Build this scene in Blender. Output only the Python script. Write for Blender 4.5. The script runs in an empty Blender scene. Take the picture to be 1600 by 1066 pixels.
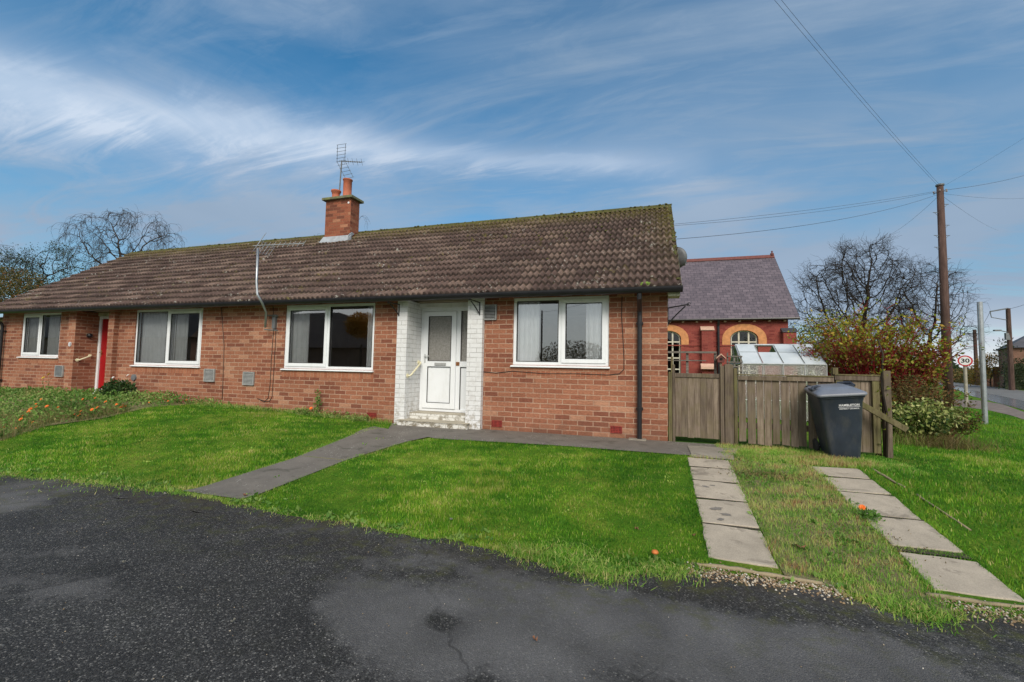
import bpy, math, random
import numpy as np
from mathutils import Vector, Matrix, kdtree
random.seed(7); RNG = np.random.default_rng(11)
PI = math.pi
scn = bpy.context.scene
COL = scn.collection

# ------------------------------------------------------------------ camera survey
CAM = np.array([-0.2212, -6.8657, 1.0477]); YAW, PITCH, ROLL, FPX = -0.3095, 0.0592, 0.0187, 684.98
_cy, _sy, _cp, _sp, _cr, _sr = math.cos(YAW), math.sin(YAW), math.cos(PITCH), math.sin(PITCH), math.cos(ROLL), math.sin(ROLL)
FWD = np.array([_sy*_cp, _cy*_cp, _sp]); _R = np.array([_cy, -_sy, 0.]); _U = np.cross(_R, FWD)
RGT = _cr*_R + _sr*_U; UPV = -_sr*_R + _cr*_U
def ray(u, v): return FWD + RGT*(u-800)/FPX - UPV*(v-533)/FPX
def PY(u, v, y):
    r = ray(u, v); return CAM + r*((y-CAM[1])/r[1])
def PD(u, v, d): return CAM + ray(u, v)*d
def PZ(u, v, z):
    r = ray(u, v); return CAM + r*((z-CAM[2])/r[2])
cd = bpy.data.cameras.new('camera'); cam = bpy.data.objects.new('camera', cd); COL.objects.link(cam)
cd.sensor_width = 36; cd.lens = FPX/1600*36; cd.clip_start = .05; cd.clip_end = 3000
m = Matrix(((RGT[0], UPV[0], -FWD[0], CAM[0]), (RGT[1], UPV[1], -FWD[1], CAM[1]), (RGT[2], UPV[2], -FWD[2], CAM[2]), (0, 0, 0, 1)))
cam.matrix_world = m; scn.camera = cam

# ------------------------------------------------------------------ ground heights
def zg(x, y):
    x = np.asarray(x, float); y = np.asarray(y, float)
    zw = np.interp(-x, [4.5, 7.8, 14, 16.5], [0, .12, .18, .05])
    t = np.clip((-y-.9)/2.35, 0, 1)
    z = zw*(1-t) - .34*t
    right = np.clip((x-2.2)/3.5, 0, 1)
    z = z*(1-right) + right*np.clip(-.15 + .015*np.minimum(y, 0), -.24, 0)
    back = np.clip((y-.3)/2.5, 0, 1)*(1-right)
    return z - .12*back
def zs(x, y): return float(zg(x, y))

# ------------------------------------------------------------------ materials
MAT = {}
class NT:
    def __init__(s, name):
        s.m = bpy.data.materials.new(name); s.m.use_nodes = True; s.t = s.m.node_tree; s.n = s.t.nodes
        s.b = s.n['Principled BSDF']; s.out = s.n['Material Output']; MAT[name] = s.m
    def add(s, typ, **kw):
        n = s.n.new(typ)
        for k, v in kw.items():
            if k in n.inputs: n.inputs[k].default_value = v
            else: setattr(n, k, v)
        return n
    def l(s, a, b): s.t.links.new(a, b)
    def coord(s, kind='Object'): return s.add('ShaderNodeTexCoord').outputs[kind]
    def noise(s, vec, scale, detail=4, rough=.55, dist=0):
        n = s.add('ShaderNodeTexNoise'); n.inputs['Scale'].default_value = scale; n.inputs['Detail'].default_value = detail
        n.inputs['Roughness'].default_value = rough; n.inputs['Distortion'].default_value = dist
        if vec is not None: s.l(vec, n.inputs['Vector'])
        return n.outputs['Fac']
    def scalev(s, vec, sc, rot=(0, 0, 0), loc=(0, 0, 0)):
        n = s.add('ShaderNodeMapping'); n.inputs['Scale'].default_value = sc; n.inputs['Rotation'].default_value = rot; n.inputs['Location'].default_value = loc
        s.l(vec, n.inputs['Vector']); return n.outputs[0]
    def ramp(s, fac, stops, interp='LINEAR'):
        n = s.add('ShaderNodeValToRGB'); r = n.color_ramp; r.interpolation = interp
        while len(r.elements) < len(stops): r.elements.new(.5)
        for e, (p, c) in zip(r.elements, stops):
            e.position = p; e.color = (c, c, c, 1) if isinstance(c, (int, float)) else (*c, 1)
        s.l(fac, n.inputs['Fac']); return n.outputs['Color']
    def mix(s, fac, a, b, mode='MIX'):
        n = s.add('ShaderNodeMix', data_type='RGBA', blend_type=mode)
        for k, v in ((0, fac), (6, a), (7, b)):
            if isinstance(v, (int, float)): n.inputs[k].default_value = v
            elif isinstance(v, tuple): n.inputs[k].default_value = (*v, 1)
            else: s.l(v, n.inputs[k])
        return n.outputs[2]
    def math(s, op, a, b=0, clamp=False):
        n = s.add('ShaderNodeMath', operation=op); n.use_clamp = clamp
        for k, v in ((0, a), (1, b)):
            if isinstance(v, (int, float)): n.inputs[k].default_value = v
            else: s.l(v, n.inputs[k])
        return n.outputs[0]
    def bump(s, h, strength=.5, dist=.01, normal=None):
        n = s.add('ShaderNodeBump'); n.inputs['Strength'].default_value = strength; n.inputs['Distance'].default_value = dist
        s.l(h, n.inputs['Height'])
        if normal is not None: s.l(normal, n.inputs['Normal'])
        s.l(n.outputs[0], s.b.inputs['Normal']); return n.outputs[0]
    def setc(s, c):
        if isinstance(c, tuple): s.b.inputs['Base Color'].default_value = (*c, 1)
        else: s.l(c, s.b.inputs['Base Color'])
    def rough(s, r):
        if isinstance(r, (int, float)): s.b.inputs['Roughness'].default_value = r
        else: s.l(r, s.b.inputs['Roughness'])

def simple(name, c, rough=.6, var=.25, nscale=6, metal=0, bump=0, spec=.5, dirt=None, dirt_amt=.5):
    t = NT(name); co = t.coord()
    f = t.noise(co, nscale, 6)
    dark = tuple(x*(1-var) for x in c); lite = tuple(min(1, x*(1+var)) for x in c)
    col = t.ramp(f, [(.3, dark), (.7, lite)])
    if dirt:
        g = t.ramp(t.noise(t.scalev(co, (3, 3, 1.2)), 2.5, 8, .7), [(.5, 0.), (.72, dirt_amt)])
        col = t.mix(g, col, dirt)
    t.setc(col); t.rough(rough); t.b.inputs['Metallic'].default_value = metal
    t.b.inputs['Specular IOR Level'].default_value = spec
    if bump: t.bump(t.noise(co, nscale*8, 5), bump, .004)
    return t

def facade_vec(t):
    co = t.coord(); geo = t.add('ShaderNodeNewGeometry')
    sx = t.add('ShaderNodeSeparateXYZ'); t.l(co, sx.inputs[0]); sn = t.add('ShaderNodeSeparateXYZ'); t.l(geo.outputs['True Normal'], sn.inputs[0])
    ax = t.math('GREATER_THAN', t.math('ABSOLUTE', sn.outputs[0]), .6)
    u = t.math('ADD', t.math('MULTIPLY', sx.outputs[0], t.math('SUBTRACT', 1, ax)), t.math('MULTIPLY', sx.outputs[1], ax))
    c = t.add('ShaderNodeCombineXYZ'); t.l(u, c.inputs[0]); t.l(sx.outputs[2], c.inputs[1])
    return co, c.outputs[0]

def brick(name, c1, c2, mortar, bw=.24, rh=.0798, ms=.0045, painted=False, pale=None, extra=None):
    t = NT(name); co, vec = facade_vec(t)
    # wobble the joints a little
    w = t.add('ShaderNodeTexNoise'); w.inputs['Scale'].default_value = 9; t.l(vec, w.inputs['Vector'])
    wv = t.add('ShaderNodeVectorMath', operation='MULTIPLY_ADD'); t.l(w.outputs['Color'], wv.inputs[0]); wv.inputs[1].default_value = (.006, .006, 0); t.l(vec, wv.inputs[2])
    bt = t.add('ShaderNodeTexBrick'); t.l(wv.outputs[0], bt.inputs['Vector'])
    bt.inputs['Color1'].default_value = (0, 0, 0, 1); bt.inputs['Color2'].default_value = (1, 1, 1, 1); bt.inputs['Mortar'].default_value = (.5, .5, .5, 1)
    bt.inputs['Scale'].default_value = 1; bt.inputs['Mortar Size'].default_value = ms; bt.inputs['Mortar Smooth'].default_value = .12
    bt.inputs['Brick Width'].default_value = bw; bt.inputs['Row Height'].default_value = rh; bt.offset = .5
    cell = t.add('ShaderNodeSeparateColor'); t.l(bt.outputs['Color'], cell.inputs[0]); cv = cell.outputs[0]
    fac = bt.outputs['Fac']
    n1 = t.noise(t.scalev(vec, (1, 2.5, 1)), 22, 6, .65); n2 = t.noise(vec, 120, 4, .6); n3 = t.noise(vec, 1.1, 4)
    if painted:
        wear = t.ramp(t.noise(vec, 9, 8, .7), [(.48, 0.), (.58, 1.)])
        low = t.add('ShaderNodeSeparateXYZ'); t.l(co, low.inputs[0])
        lw = t.ramp(low.outputs[2], [(0., .95), (.22, .6), (.5, .22), (1., .12)])
        wear = t.math('MULTIPLY', wear, lw)
        base = t.mix(t.ramp(n1, [(.35, 0.), (.7, .5)]), c1, c2)
        base = t.mix(t.math('MULTIPLY', fac, t.ramp(t.noise(vec, 5, 4), [(.35, .25), (.6, .95)])), base, mortar)
        col = t.mix(wear, base, extra or (.30, .26, .2))
    else:
        col = t.mix(t.ramp(cv, [(0, 0.), (1, 1.)]), c1, c2)
        if pale: col = t.mix(t.ramp(cv, [(.9, 0.), (.93, .55)]), col, pale)
        if extra: col = t.mix(t.ramp(cv, [(.10, .6), (.22, 0.)]), col, extra)
        streak = t.ramp(n1, [(.3, .62), (.75, 1.25)])
        col = t.mix(1, col, streak, 'MULTIPLY')
        col = t.mix(.35, col, t.ramp(n2, [(.3, .45), (.7, 1.4)]), 'MULTIPLY')
        mort = t.mix(1, mortar, t.ramp(n1, [(.3, .6), (.8, 1.15)]), 'MULTIPLY')
        vis = t.ramp(t.noise(vec, 3.5, 5), [(.32, .55), (.6, 1.)])
        col = t.mix(t.math('MULTIPLY', fac, vis), col, mort)
        col = t.mix(1, col, t.ramp(n3, [(.3, .84), (.7, 1.12)]), 'MULTIPLY')
        # rain-splash grime just above the ground
        zz = t.add('ShaderNodeSeparateXYZ'); t.l(co, zz.inputs[0])
        gr = t.math('MULTIPLY', t.ramp(zz.outputs[2], [(.0, 1.), (.35, 0.)]), t.ramp(t.noise(vec, 4, 6, .7), [(.35, 0.), (.65, .6)]))
        col = t.mix(gr, col, (.13, .08, .055))
    t.setc(col); t.rough(.85); t.b.inputs['Specular IOR Level'].default_value = .25
    h = t.math('ADD', t.math('MULTIPLY', fac, -1.), t.math('MULTIPLY', n2, .35))
    t.bump(h, .55 if not painted else .5, .006)
    return t

brick('brick', (.265, .094, .054), (.395, .172, .102), (.50, .33, .235), ms=.0075, pale=(.50, .28, .18), extra=(.20, .072, .048))

brick('brick_white', (.74, .75, .76), (.60, .61, .62), (.33, .33, .32), painted=True)
brick('brick_step', (.72, .72, .69), (.55, .54, .49), (.3, .27, .2), painted=True, extra=(.17, .14, .09))
brick('brick_chapel', (.25, .05, .042), (.32, .075, .058), (.30, .13, .10), bw=.23, rh=.076, ms=.004, extra=(.18, .03, .028))
brick('brick_chimney', (.25, .075, .042), (.38, .14, .078), (.30, .17, .1), pale=(.46, .24, .14), extra=(.12, .05, .035))
brick('brick_far', (.24, .13, .09), (.31, .17, .12), (.28, .2, .15))
brick('brick_buff', (.42, .29, .16), (.5, .36, .2), (.4, .32, .22))
brick('soldier', (.34, .12, .066), (.44, .19, .11), (.42, .27, .18), bw=.0798, rh=.5, ms=.005)
t = simple('upvc', (.80, .83, .86), .35, .03, 3, dirt=(.5, .52, .48), dirt_amt=.22)
simple('paint_white', (.75, .76, .76), .6, .06, 5, dirt=(.42, .41, .34), dirt_amt=.35)
simple('soffit', (.50, .49, .35), .7, .2, 8, dirt=(.16, .17, .08), dirt_amt=.8)
simple('black_plastic', (.013, .013, .016), .35, .3, 5)
simple('gasket', (.02, .02, .022), .6, .2, 5)
simple('grey_box', (.34, .35, .35), .55, .12, 9, dirt=(.2, .2, .18))
simple('grey_dark', (.14, .15, .16), .5, .2, 9)
simple('airbrick_red', (.25, .025, .018), .7, .3, 20)
simple('dark_hole', (.012, .008, .007), .9, .2, 5)
simple('rail_cream', (.72, .68, .48), .45, .05, 9)
simple('galv', (.42, .45, .47), .38, .15, 9, metal=.7, dirt=(.3, .31, .31))
simple('lead', (.34, .37, .40), .5, .2, 7, dirt=(.2, .2, .19))
simple('cable', (.03, .022, .02), .7, .1, 5)
simple('cable_brown', (.12, .07, .05), .7, .1, 5)
simple('pot_clay', (.45, .13, .065), .75, .18, 9, dirt=(.2, .09, .06))
simple('mossy_stone', (.15, .15, .09), .9, .35, 14, dirt=(.16, .2, .03), dirt_amt=.9, bump=.5)
simple('curtain', (.92, .93, .94), .8, .06, 5)
simple('curtain_dim', (.78, .79, .79), .8, .08, 5)
simple('room', (.42, .34, .25), .9, .2, 2)
simple('brown_plaque', (.25, .10, .03), .5, .2, 20)
simple('plaque', (.62, .63, .66), .3, .15, 20)
simple('brass', (.5, .4, .2), .35, .1, 20, metal=.8)
simple('door_red', (.34, .006, .010), .35, .12, 4)
simple('dark_slate_cap', (.05, .05, .06), .6, .2, 8)
simple('stone_orange', (.55, .24, .095), .8, .2, 7, dirt=(.36, .13, .06), dirt_amt=.4, bump=.3)
simple('stone_pale', (.55, .36, .27), .8, .15, 7)
simple('red_ridge', (.15, .05, .042), .8, .25, 9)
simple('timber_cream', (.55, .52, .43), .6, .15, 9)
simple('bin_grey', (.026, .034, .052), .45, .2, 5, dirt=(.085, .085, .08), dirt_amt=.55, bump=.05)
simple('bin_lid', (.17, .185, .22), .36, .12, 5, dirt=(.2, .21, .23), dirt_amt=.4)
simple('rubber', (.02, .02, .02), .8, .2, 9)
simple('text_white', (.75, .76, .78), .6, .05, 9)
simple('sign_white', (.8, .8, .78), .4, .04, 5)
simple('sign_red', (.5, .01, .012), .4, .05, 5)
simple('sign_black', (.01, .01, .01), .5, .05, 5)
simple('post_weathered', (.32, .30, .24), .7, .25, 6, dirt=(.15, .15, .08), bump=.2)
simple('aluminium', (.60, .62, .63), .4, .08, 6, metal=.3, dirt=(.3, .33, .28))
simple('metal_white', (.6, .62, .62), .5, .08, 6)
simple('terracotta_leaf', (.20, .09, .045), .8, .3, 40)
simple('mushroom', (.50, .15, .03), .6, .2, 30)
simple('lichen_grey', (.24, .235, .20), .9, .2, 40)
simple('far_wall_pale', (.6, .6, .56), .8, .1, 4)
simple('far_roof', (.085, .085, .095), .7, .2, 3)
simple('opposite_roof', (.10, .068, .05), .85, .3, 3)
simple('hill_far', (.10, .14, .15), 1, .2, .02)
simple('hedge', (.045, .055, .028), .9, .4, 8, bump=.5)
simple('petal_orange', (.80, .17, .015), .6, .2, 60)
simple('petal_yellow', (.8, .62, .02), .6, .15, 60)
simple('petal_white', (.8, .78, .76), .6, .08, 60)
simple('insulator', (.28, .24, .22), .4, .1, 20)

def glass(name, boost=2.2, base=.05, tint=(.92, .95, .95), rough=0.0, frost=0):
    t = NT(name); t.n.remove(t.b)
    fr = t.add('ShaderNodeFresnel'); fr.inputs['IOR'].default_value = 1.5
    gl = t.add('ShaderNodeBsdfGlossy'); gl.inputs['Roughness'].default_value = rough
    tr = t.add('ShaderNodeBsdfTransparent'); tr.inputs['Color'].default_value = (*tint, 1)
    f = t.math('MULTIPLY_ADD', fr.outputs[0], boost, False); f.node.inputs[2].default_value = base; f.node.use_clamp = True
    mx = t.add('ShaderNodeMixShader'); t.l(f, mx.inputs[0]); t.l(tr.outputs[0], mx.inputs[1]); t.l(gl.outputs[0], mx.inputs[2])
    last = mx.outputs[0]
    if frost:
        co = t.coord(); d = t.add('ShaderNodeBsdfDiffuse'); 
        col = t.ramp(t.noise(co, 30, 5, .7), [(.3, (.24, .23, .21)), (.7, (.42, .41, .39))]); t.l(col, d.inputs['Color'])
        b = t.add('ShaderNodeBump'); b.inputs['Strength'].default_value = .6; b.inputs['Distance'].default_value = .01
        v = t.add('ShaderNodeTexVoronoi'); v.inputs['Scale'].default_value = 70; t.l(co, v.inputs['Vector']); t.l(v.outputs['Distance'], b.inputs['Height'])
        t.l(b.outputs[0], gl.inputs['Normal']); t.l(b.outputs[0], d.inputs['Normal'])
        m2 = t.add('ShaderNodeMixShader'); m2.inputs[0].default_value = frost; t.l(last, m2.inputs[1]); t.l(d.outputs[0], m2.inputs[2]); last = m2.outputs[0]
    t.l(last, t.out.inputs[0]); return t
glass('glass', 3.4, .16, tint=(.98, 1, 1))
glass('glass_frosted', 2, .06, rough=.28, frost=.75)
glass('glass_dark', 1.2, .02, tint=(.5, .55, .55))
glass('glass_greenhouse', 1.5, .05, tint=(.8, .85, .82), rough=.1, frost=.5)
# greenhouse roof panes: opaque, pale mottled blue-grey
t = NT('glass_pale'); t.setc(t.ramp(t.noise(t.coord(), 3, 5), [(.3, (.50, .56, .58)), (.7, (.62, .67, .70))])); t.rough(.25)
t.b.inputs['Transmission Weight'].default_value = .0

# roof tiles (UV: one unit per tile)
t = NT('roof_tile'); uv = t.coord('UV'); co = t.coord()
fl = t.add('ShaderNodeVectorMath', operation='FLOOR'); t.l(uv, fl.inputs[0])
wn = t.add('ShaderNodeTexWhiteNoise'); wn.noise_dimensions = '2D'; t.l(fl.outputs[0], wn.inputs['Vector'])
base = t.ramp(wn.outputs['Value'], [(0, (.082, .052, .044)), (.35, (.102, .066, .055)), (.7, (.125, .084, .070)), (1, (.18, .125, .10))])
base = t.mix(1, base, t.ramp(t.noise(co, 14, 6, .7), [(.3, .6), (.7, 1.3)]), 'MULTIPLY')
base = t.mix(1, base, t.ramp(t.noise(co, .9, 5, .6), [(.3, .8), (.7, 1.25)]), 'MULTIPLY')
se0 = t.add('ShaderNodeSeparateXYZ'); t.l(uv, se0.inputs[0]); base = t.mix(t.ramp(t.math('FRACT', se0.outputs[1]), [(.0, .75), (.06, .5), (.10, .0), (.86, 0.), (1., .75)]), base, (.018, .014, .012))  # shadow line under each course painted into the tile colour
se = t.add('ShaderNodeSeparateXYZ'); t.l(uv, se.inputs[0])
fr_ = t.math('FRACT', se.outputs[1]); trough_shade = t.math('MULTIPLY', t.ramp(t.math('FRACT', t.math('MULTIPLY', se.outputs[0], 3)), [(.45, 0.), (.68, .55), (.82, .55), (1., 0.)]), t.ramp(t.noise(co, 5, 4), [(.3, .5), (.6, 1.)])); base = t.mix(trough_shade, base, (.03, .024, .02))  # shade in the troughs between rolls, painted into the colour and varied by noise
lich = t.ramp(t.noise(co, 13, 4, .6), [(.60, 0.), (.66, 1.)])
lich = t.math('MULTIPLY', lich, t.ramp(t.noise(co, 1.6, 4, .6), [(.5, .04), (.62, .9)]))
base = t.mix(lich, base, (.42, .41, .37))
mo = t.math('MULTIPLY', t.ramp(t.noise(co, 7, 6, .7), [(.55, 0.), (.66, 1.)]), t.ramp(t.noise(co, .8, 3), [(.5, .03), (.66, .7)]))
sx = t.add('ShaderNodeSeparateXYZ'); t.l(co, sx.inputs[0])
edge = t.math('ADD', t.ramp(t.math('MULTIPLY_ADD', sx.outputs[0], .5, False), [(.0, 0.), (1., .0)]), 0)
ve = t.add('ShaderNodeMapRange'); t.l(sx.outputs[0], ve.inputs[0]); ve.inputs[1].default_value = -.9; ve.inputs[2].default_value = .15
vy = t.add('ShaderNodeMapRange'); t.l(sx.outputs[2], vy.inputs[0]); vy.inputs[1].default_value = 4.1; vy.inputs[2].default_value = 4.6
ex = t.math('MAXIMUM', t.math('MULTIPLY', t.math('POWER', ve.outputs[0], 3), t.math('MULTIPLY', t.math('SUBTRACT', sx.outputs[2], 2.6), .6, True)), t.math('MULTIPLY', vy.outputs[0], .9))
mo2 = t.math('MULTIPLY', ex, t.ramp(t.noise(co, 16, 6, .75), [(.42, 0.), (.58, 1.)]))
base = t.mix(t.math('MAXIMUM', mo, mo2), base, (.14, .125, .02))
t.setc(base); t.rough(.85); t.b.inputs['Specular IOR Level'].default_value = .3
t.bump(t.noise(co, 90, 5, .7), .35, .004)

t = NT('moss'); co = t.coord(); t.setc(t.ramp(t.noise(co, 18, 5), [(.3, (.035, .034, .014)), (.5, (.075, .078, .02)), (.75, (.15, .14, .03))])); t.rough(.95); t.bump(t.noise(co, 60, 5, .8), .8, .01)
t = NT('moss_green'); co = t.coord(); t.setc(t.ramp(t.noise(co, 30, 5), [(.3, (.05, .09, .01)), (.7, (.20, .30, .05))])); t.rough(.95); t.bump(t.noise(co, 60, 5, .8), .8, .01)

# slates
t = NT('slate'); uv = t.coord('UV'); bt = t.add('ShaderNodeTexBrick'); t.l(uv, bt.inputs['Vector'])
for k, v in (('Color1', (.10, .080, .092, 1)), ('Color2', (.15, .12, .135, 1)), ('Mortar', (.035, .03, .038, 1))): bt.inputs[k].default_value = v
bt.inputs['Scale'].default_value = 1; bt.inputs['Brick Width'].default_value = .30; bt.inputs['Row Height'].default_value = .22; bt.inputs['Mortar Size'].default_value = .010; bt.inputs['Mortar Smooth'].default_value = .3
c = t.mix(.5, bt.outputs['Color'], t.ramp(t.noise(uv, 5, 6, .7), [(.3, .6), (.7, 1.5)]), 'MULTIPLY')
t.setc(c); t.rough(.5); t.bump(t.math('MULTIPLY', bt.outputs['Fac'], -1), .4, .012)

# asphalt
t = NT('asphalt'); co = t.coord()
vo = t.add('ShaderNodeTexVoronoi'); vo.inputs['Scale'].default_value = 140; t.l(co, vo.inputs['Vector'])
vc = t.add('ShaderNodeSeparateColor'); t.l(vo.outputs['Color'], vc.inputs[0])
stone = t.ramp(vc.outputs[0], [(0, (.015, .0145, .014)), (.5, (.029, .0285, .028)), (.82, (.054, .053, .051)), (.95, (.10, .098, .093)), (1., (.24, .23, .21))])
fine = t.noise(co, 240, 3, .6)
stone = t.mix(.6, stone, t.ramp(fine, [(.3, .45), (.7, 1.6)]), 'MULTIPLY')
pn = t.noise(t.scalev(co, (.8, 1.25, 1), loc=(3.3, 1.2, 0)), .62, 7, .58, .25)
vsep = t.add('ShaderNodeSeparateXYZ'); t.l(co, vsep.inputs[0])
def blob(cx, cy, rx, ry):
    a_ = t.math('DIVIDE', t.math('SUBTRACT', vsep.outputs[0], cx), rx); b_ = t.math('DIVIDE', t.math('SUBTRACT', vsep.outputs[1], cy), ry)
    return t.math('EXPONENT', t.math('MULTIPLY', t.math('ADD', t.math('MULTIPLY', a_, a_), t.math('MULTIPLY', b_, b_)), -1))
acc = None
for (u_, v_, rx, ry, am) in ((800, 1000, .95, .42, .17), (1010, 975, .45, .28, .12), (560, 960, .45, .22, .12), (140, 930, .5, .16, .13), (60, 800, .9, .2, .08), (690, 975, .16, .13, -.22), (430, 900, 1.1, .25, -.08), (1250, 960, .6, .2, -.10), (1380, 1040, .4, .12, .12), (330, 1010, .5, .2, -.06)):
    q_ = PZ(u_, v_, -.34); g_ = t.math('MULTIPLY', blob(float(q_[0]), float(q_[1]), rx, ry), am); acc = g_ if acc is None else t.math('ADD', acc, g_)
pn = t.math('ADD', t.math('ADD', t.math('MULTIPLY', t.math('SUBTRACT', pn, .5), .9), t.math('MULTIPLY', t.math('SUBTRACT', t.noise(co, 9, 7, .8), .5), .22)), t.math('ADD', acc, .47))
patch = t.ramp(pn, [(.50, 0.), (.56, .7), (.7, 1.)])
worn = t.mix(.75, (.125, .123, .123), t.ramp(t.noise(co, 170, 4, .8), [(.3, .3), (.7, 1.75)]), 'MULTIPLY')
worn = t.mix(t.math('GREATER_THAN', vc.outputs[1], .95), worn, (.16, .155, .145))
col = t.mix(t.math('MULTIPLY', patch, .8), stone, worn)
col = t.mix(1, col, t.ramp(t.noise(co, 2.2, 5), [(.3, .75), (.7, 1.25)]), 'MULTIPLY')
cw = t.add('ShaderNodeTexNoise'); cw.inputs['Scale'].default_value = 2.5; cw.inputs['Detail'].default_value = 6; t.l(co, cw.inputs['Vector'])
cm = t.add('ShaderNodeVectorMath', operation='MULTIPLY_ADD'); t.l(cw.outputs['Color'], cm.inputs[0]); cm.inputs[1].default_value = (.5, .5, 0); t.l(co, cm.inputs[2])
cv_ = t.add('ShaderNodeTexVoronoi', feature='DISTANCE_TO_EDGE'); cv_.inputs['Scale'].default_value = .55; t.l(cm.outputs[0], cv_.inputs['Vector'])
crk = t.math('MULTIPLY', t.ramp(cv_.outputs['Distance'], [(0., 1.), (.0035, .8), (.007, 0.)]), t.ramp(t.noise(co, .7, 3), [(.50, 0.), (.58, .55)]))
col = t.mix(crk, col, (.008, .008, .007))
sx = t.add('ShaderNodeSeparateXYZ'); t.l(co, sx.inputs[0])
em = t.add('ShaderNodeMapRange'); t.l(sx.outputs[1], em.inputs[0]); em.inputs[1].default_value = -4.6; em.inputs[2].default_value = -3.6
mm = t.math('MULTIPLY', t.math('ADD', em.outputs[0], .05), t.ramp(t.noise(co, 6, 7, .75), [(.5, 0.), (.68, 1.)]))
col = t.mix(mm, col, (.07, .075, .012))
soil = t.math('MULTIPLY', t.math('POWER', em.outputs[0], 3.), t.ramp(t.noise(co, 5, 5, .7), [(.4, 0.), (.6, .6)]))
col = t.mix(soil, col, (.045, .035, .022))
t.setc(col); t.rough(t.ramp(patch, [(0, .7), (1, .8)])); t.b.inputs['Specular IOR Level'].default_value = .3
vf = t.add('ShaderNodeTexVoronoi'); vf.inputs['Scale'].default_value = 210; t.l(co, vf.inputs['Vector']); h = t.math('ADD', t.math('ADD', t.math('MULTIPLY', vo.outputs['Distance'], -1.), t.math('MULTIPLY', vf.outputs['Distance'], -.5)), t.math('MULTIPLY', fine, .4)); t.bump(h, .7, .005)

# ground soil / turf under blades
t = NT('turf'); co = t.coord()
a = t.ramp(t.noise(co, 1.3, 6, .65), [(.3, (.035, .12, .010)), (.5, (.09, .19, .014)), (.7, (.22, .26, .04))])
a = t.mix(.6, a, t.ramp(t.noise(co, 45, 5, .7), [(.3, .3), (.7, 1.5)]), 'MULTIPLY')
t.setc(a); t.rough(.95); t.b.inputs['Specular IOR Level'].default_value = .1; t.bump(t.noise(co, 60, 5, .7), .8, .03)
t = NT('soil'); co = t.coord()
a = t.ramp(t.noise(co, 3, 6, .65), [(.3, (.17, .13, .075)), (.5, (.25, .22, .10)), (.68, (.14, .22, .05))])
a = t.mix(.6, a, t.ramp(t.noise(co, 60, 5, .7), [(.3, .3), (.7, 1.5)]), 'MULTIPLY')
t.setc(a); t.rough(.95); t.bump(t.noise(co, 60, 5, .7), .9, .03)

# concrete
def concrete(name, c, dirty=(.10, .09, .07), specks=0, sc=1.):
    t = NT(name); co = t.add('ShaderNodeNewGeometry').outputs['Position']
    a = t.ramp(t.noise(co, 3*sc, 7, .65), [(.3, tuple(x*.78 for x in c)), (.7, tuple(x*1.15 for x in c))])
    a = t.mix(.5, a, t.ramp(t.noise(co, 130, 4, .7), [(.3, .55), (.7, 1.4)]), 'MULTIPLY')
    a = t.mix(t.ramp(t.noise(t.scalev(co, (1, 1.6, 1)), 3.4*sc, 7, .65, .6), [(.56, 0.), (.62, .45), (.7, .7)]), a, dirty)
    if specks:
        v = t.add('ShaderNodeTexVoronoi'); v.inputs['Scale'].default_value = 26; t.l(co, v.inputs['Vector'])
        sp = t.math('MULTIPLY', t.math('LESS_THAN', v.outputs['Distance'], .2), t.ramp(t.noise(co, 2.5, 3), [(.5, 0.), (.6, .8)]))
        a = t.mix(sp, a, (.42, .41, .38))
    t.setc(a); t.rough(.8); t.bump(t.noise(co, 120, 5, .75), .4, .004); return t
concrete('slab', (.40, .345, .27), (.15, .125, .095), sc=1.4)
concrete('path_dark', (.155, .14, .12), (.05, .05, .035), specks=1)
concrete('path_mid', (.27, .24, .195), (.12, .11, .08))
concrete('stain_dark', (.20, .18, .155), (.12, .11, .1))
simple('joint_soil', (.045, .036, .024), .95, .4, 20)
concrete('step_top', (.42, .38, .30), (.2, .18, .13))
concrete('edging', (.30, .24, .15), (.12, .11, .05))
concrete('road_grey', (.17, .165, .155), (.1, .1, .095), sc=.1)
t = NT('road_wet'); co = t.coord(); t.setc(t.ramp(t.noise(co, 1.2, 5), [(.35, (.16, .16, .165)), (.6, (.26, .27, .29))])); t.rough(.14)
t = NT('gravel_dirt'); co = t.coord(); a = t.ramp(t.noise(co, 2, 6, .7), [(.3, (.14, .105, .085)), (.7, (.26, .21, .175))]); t.setc(t.mix(.5, a, t.ramp(t.noise(co, 14, 4), [(.3, .5), (.7, 1.4)]), 'MULTIPLY')); t.rough(.8); t.bump(t.noise(co, 20, 5), .5, .03)

# timber (vertical grain)
def wood(name, a_, b_, dark, grain=(40, 40, 2.5), green=None):
    t = NT(name); co = t.coord(); oi = t.add('ShaderNodeNewGeometry')
    per = oi.outputs['Random Per Island']
    off = t.add('ShaderNodeVectorMath', operation='ADD'); t.l(co, off.inputs[0]); cmb = t.add('ShaderNodeCombineXYZ'); t.l(t.math('MULTIPLY', per, 9), cmb.inputs[2]); t.l(cmb.outputs[0], off.inputs[1])
    g = t.noise(t.scalev(off.outputs[0], grain), 1, 6, .7, .3)
    c = t.ramp(g, [(.28, dark), (.5, a_), (.75, b_)])
    c = t.mix(1, c, t.ramp(per, [(0, .68), (1, 1.22)]), 'MULTIPLY')
    c = t.mix(1, c, t.ramp(t.noise(t.scalev(off.outputs[0], (3, 3, .9)), 2, 5), [(.3, .7), (.7, 1.2)]), 'MULTIPLY')
    if green: c = t.mix(t.ramp(t.noise(off.outputs[0], 4, 6, .7), [(.45, 0.), (.65, .65)]), c, green)
    t.setc(c); t.rough(.85); t.b.inputs['Specular IOR Level'].default_value = .2; t.bump(g, .5, .004); return t
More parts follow.
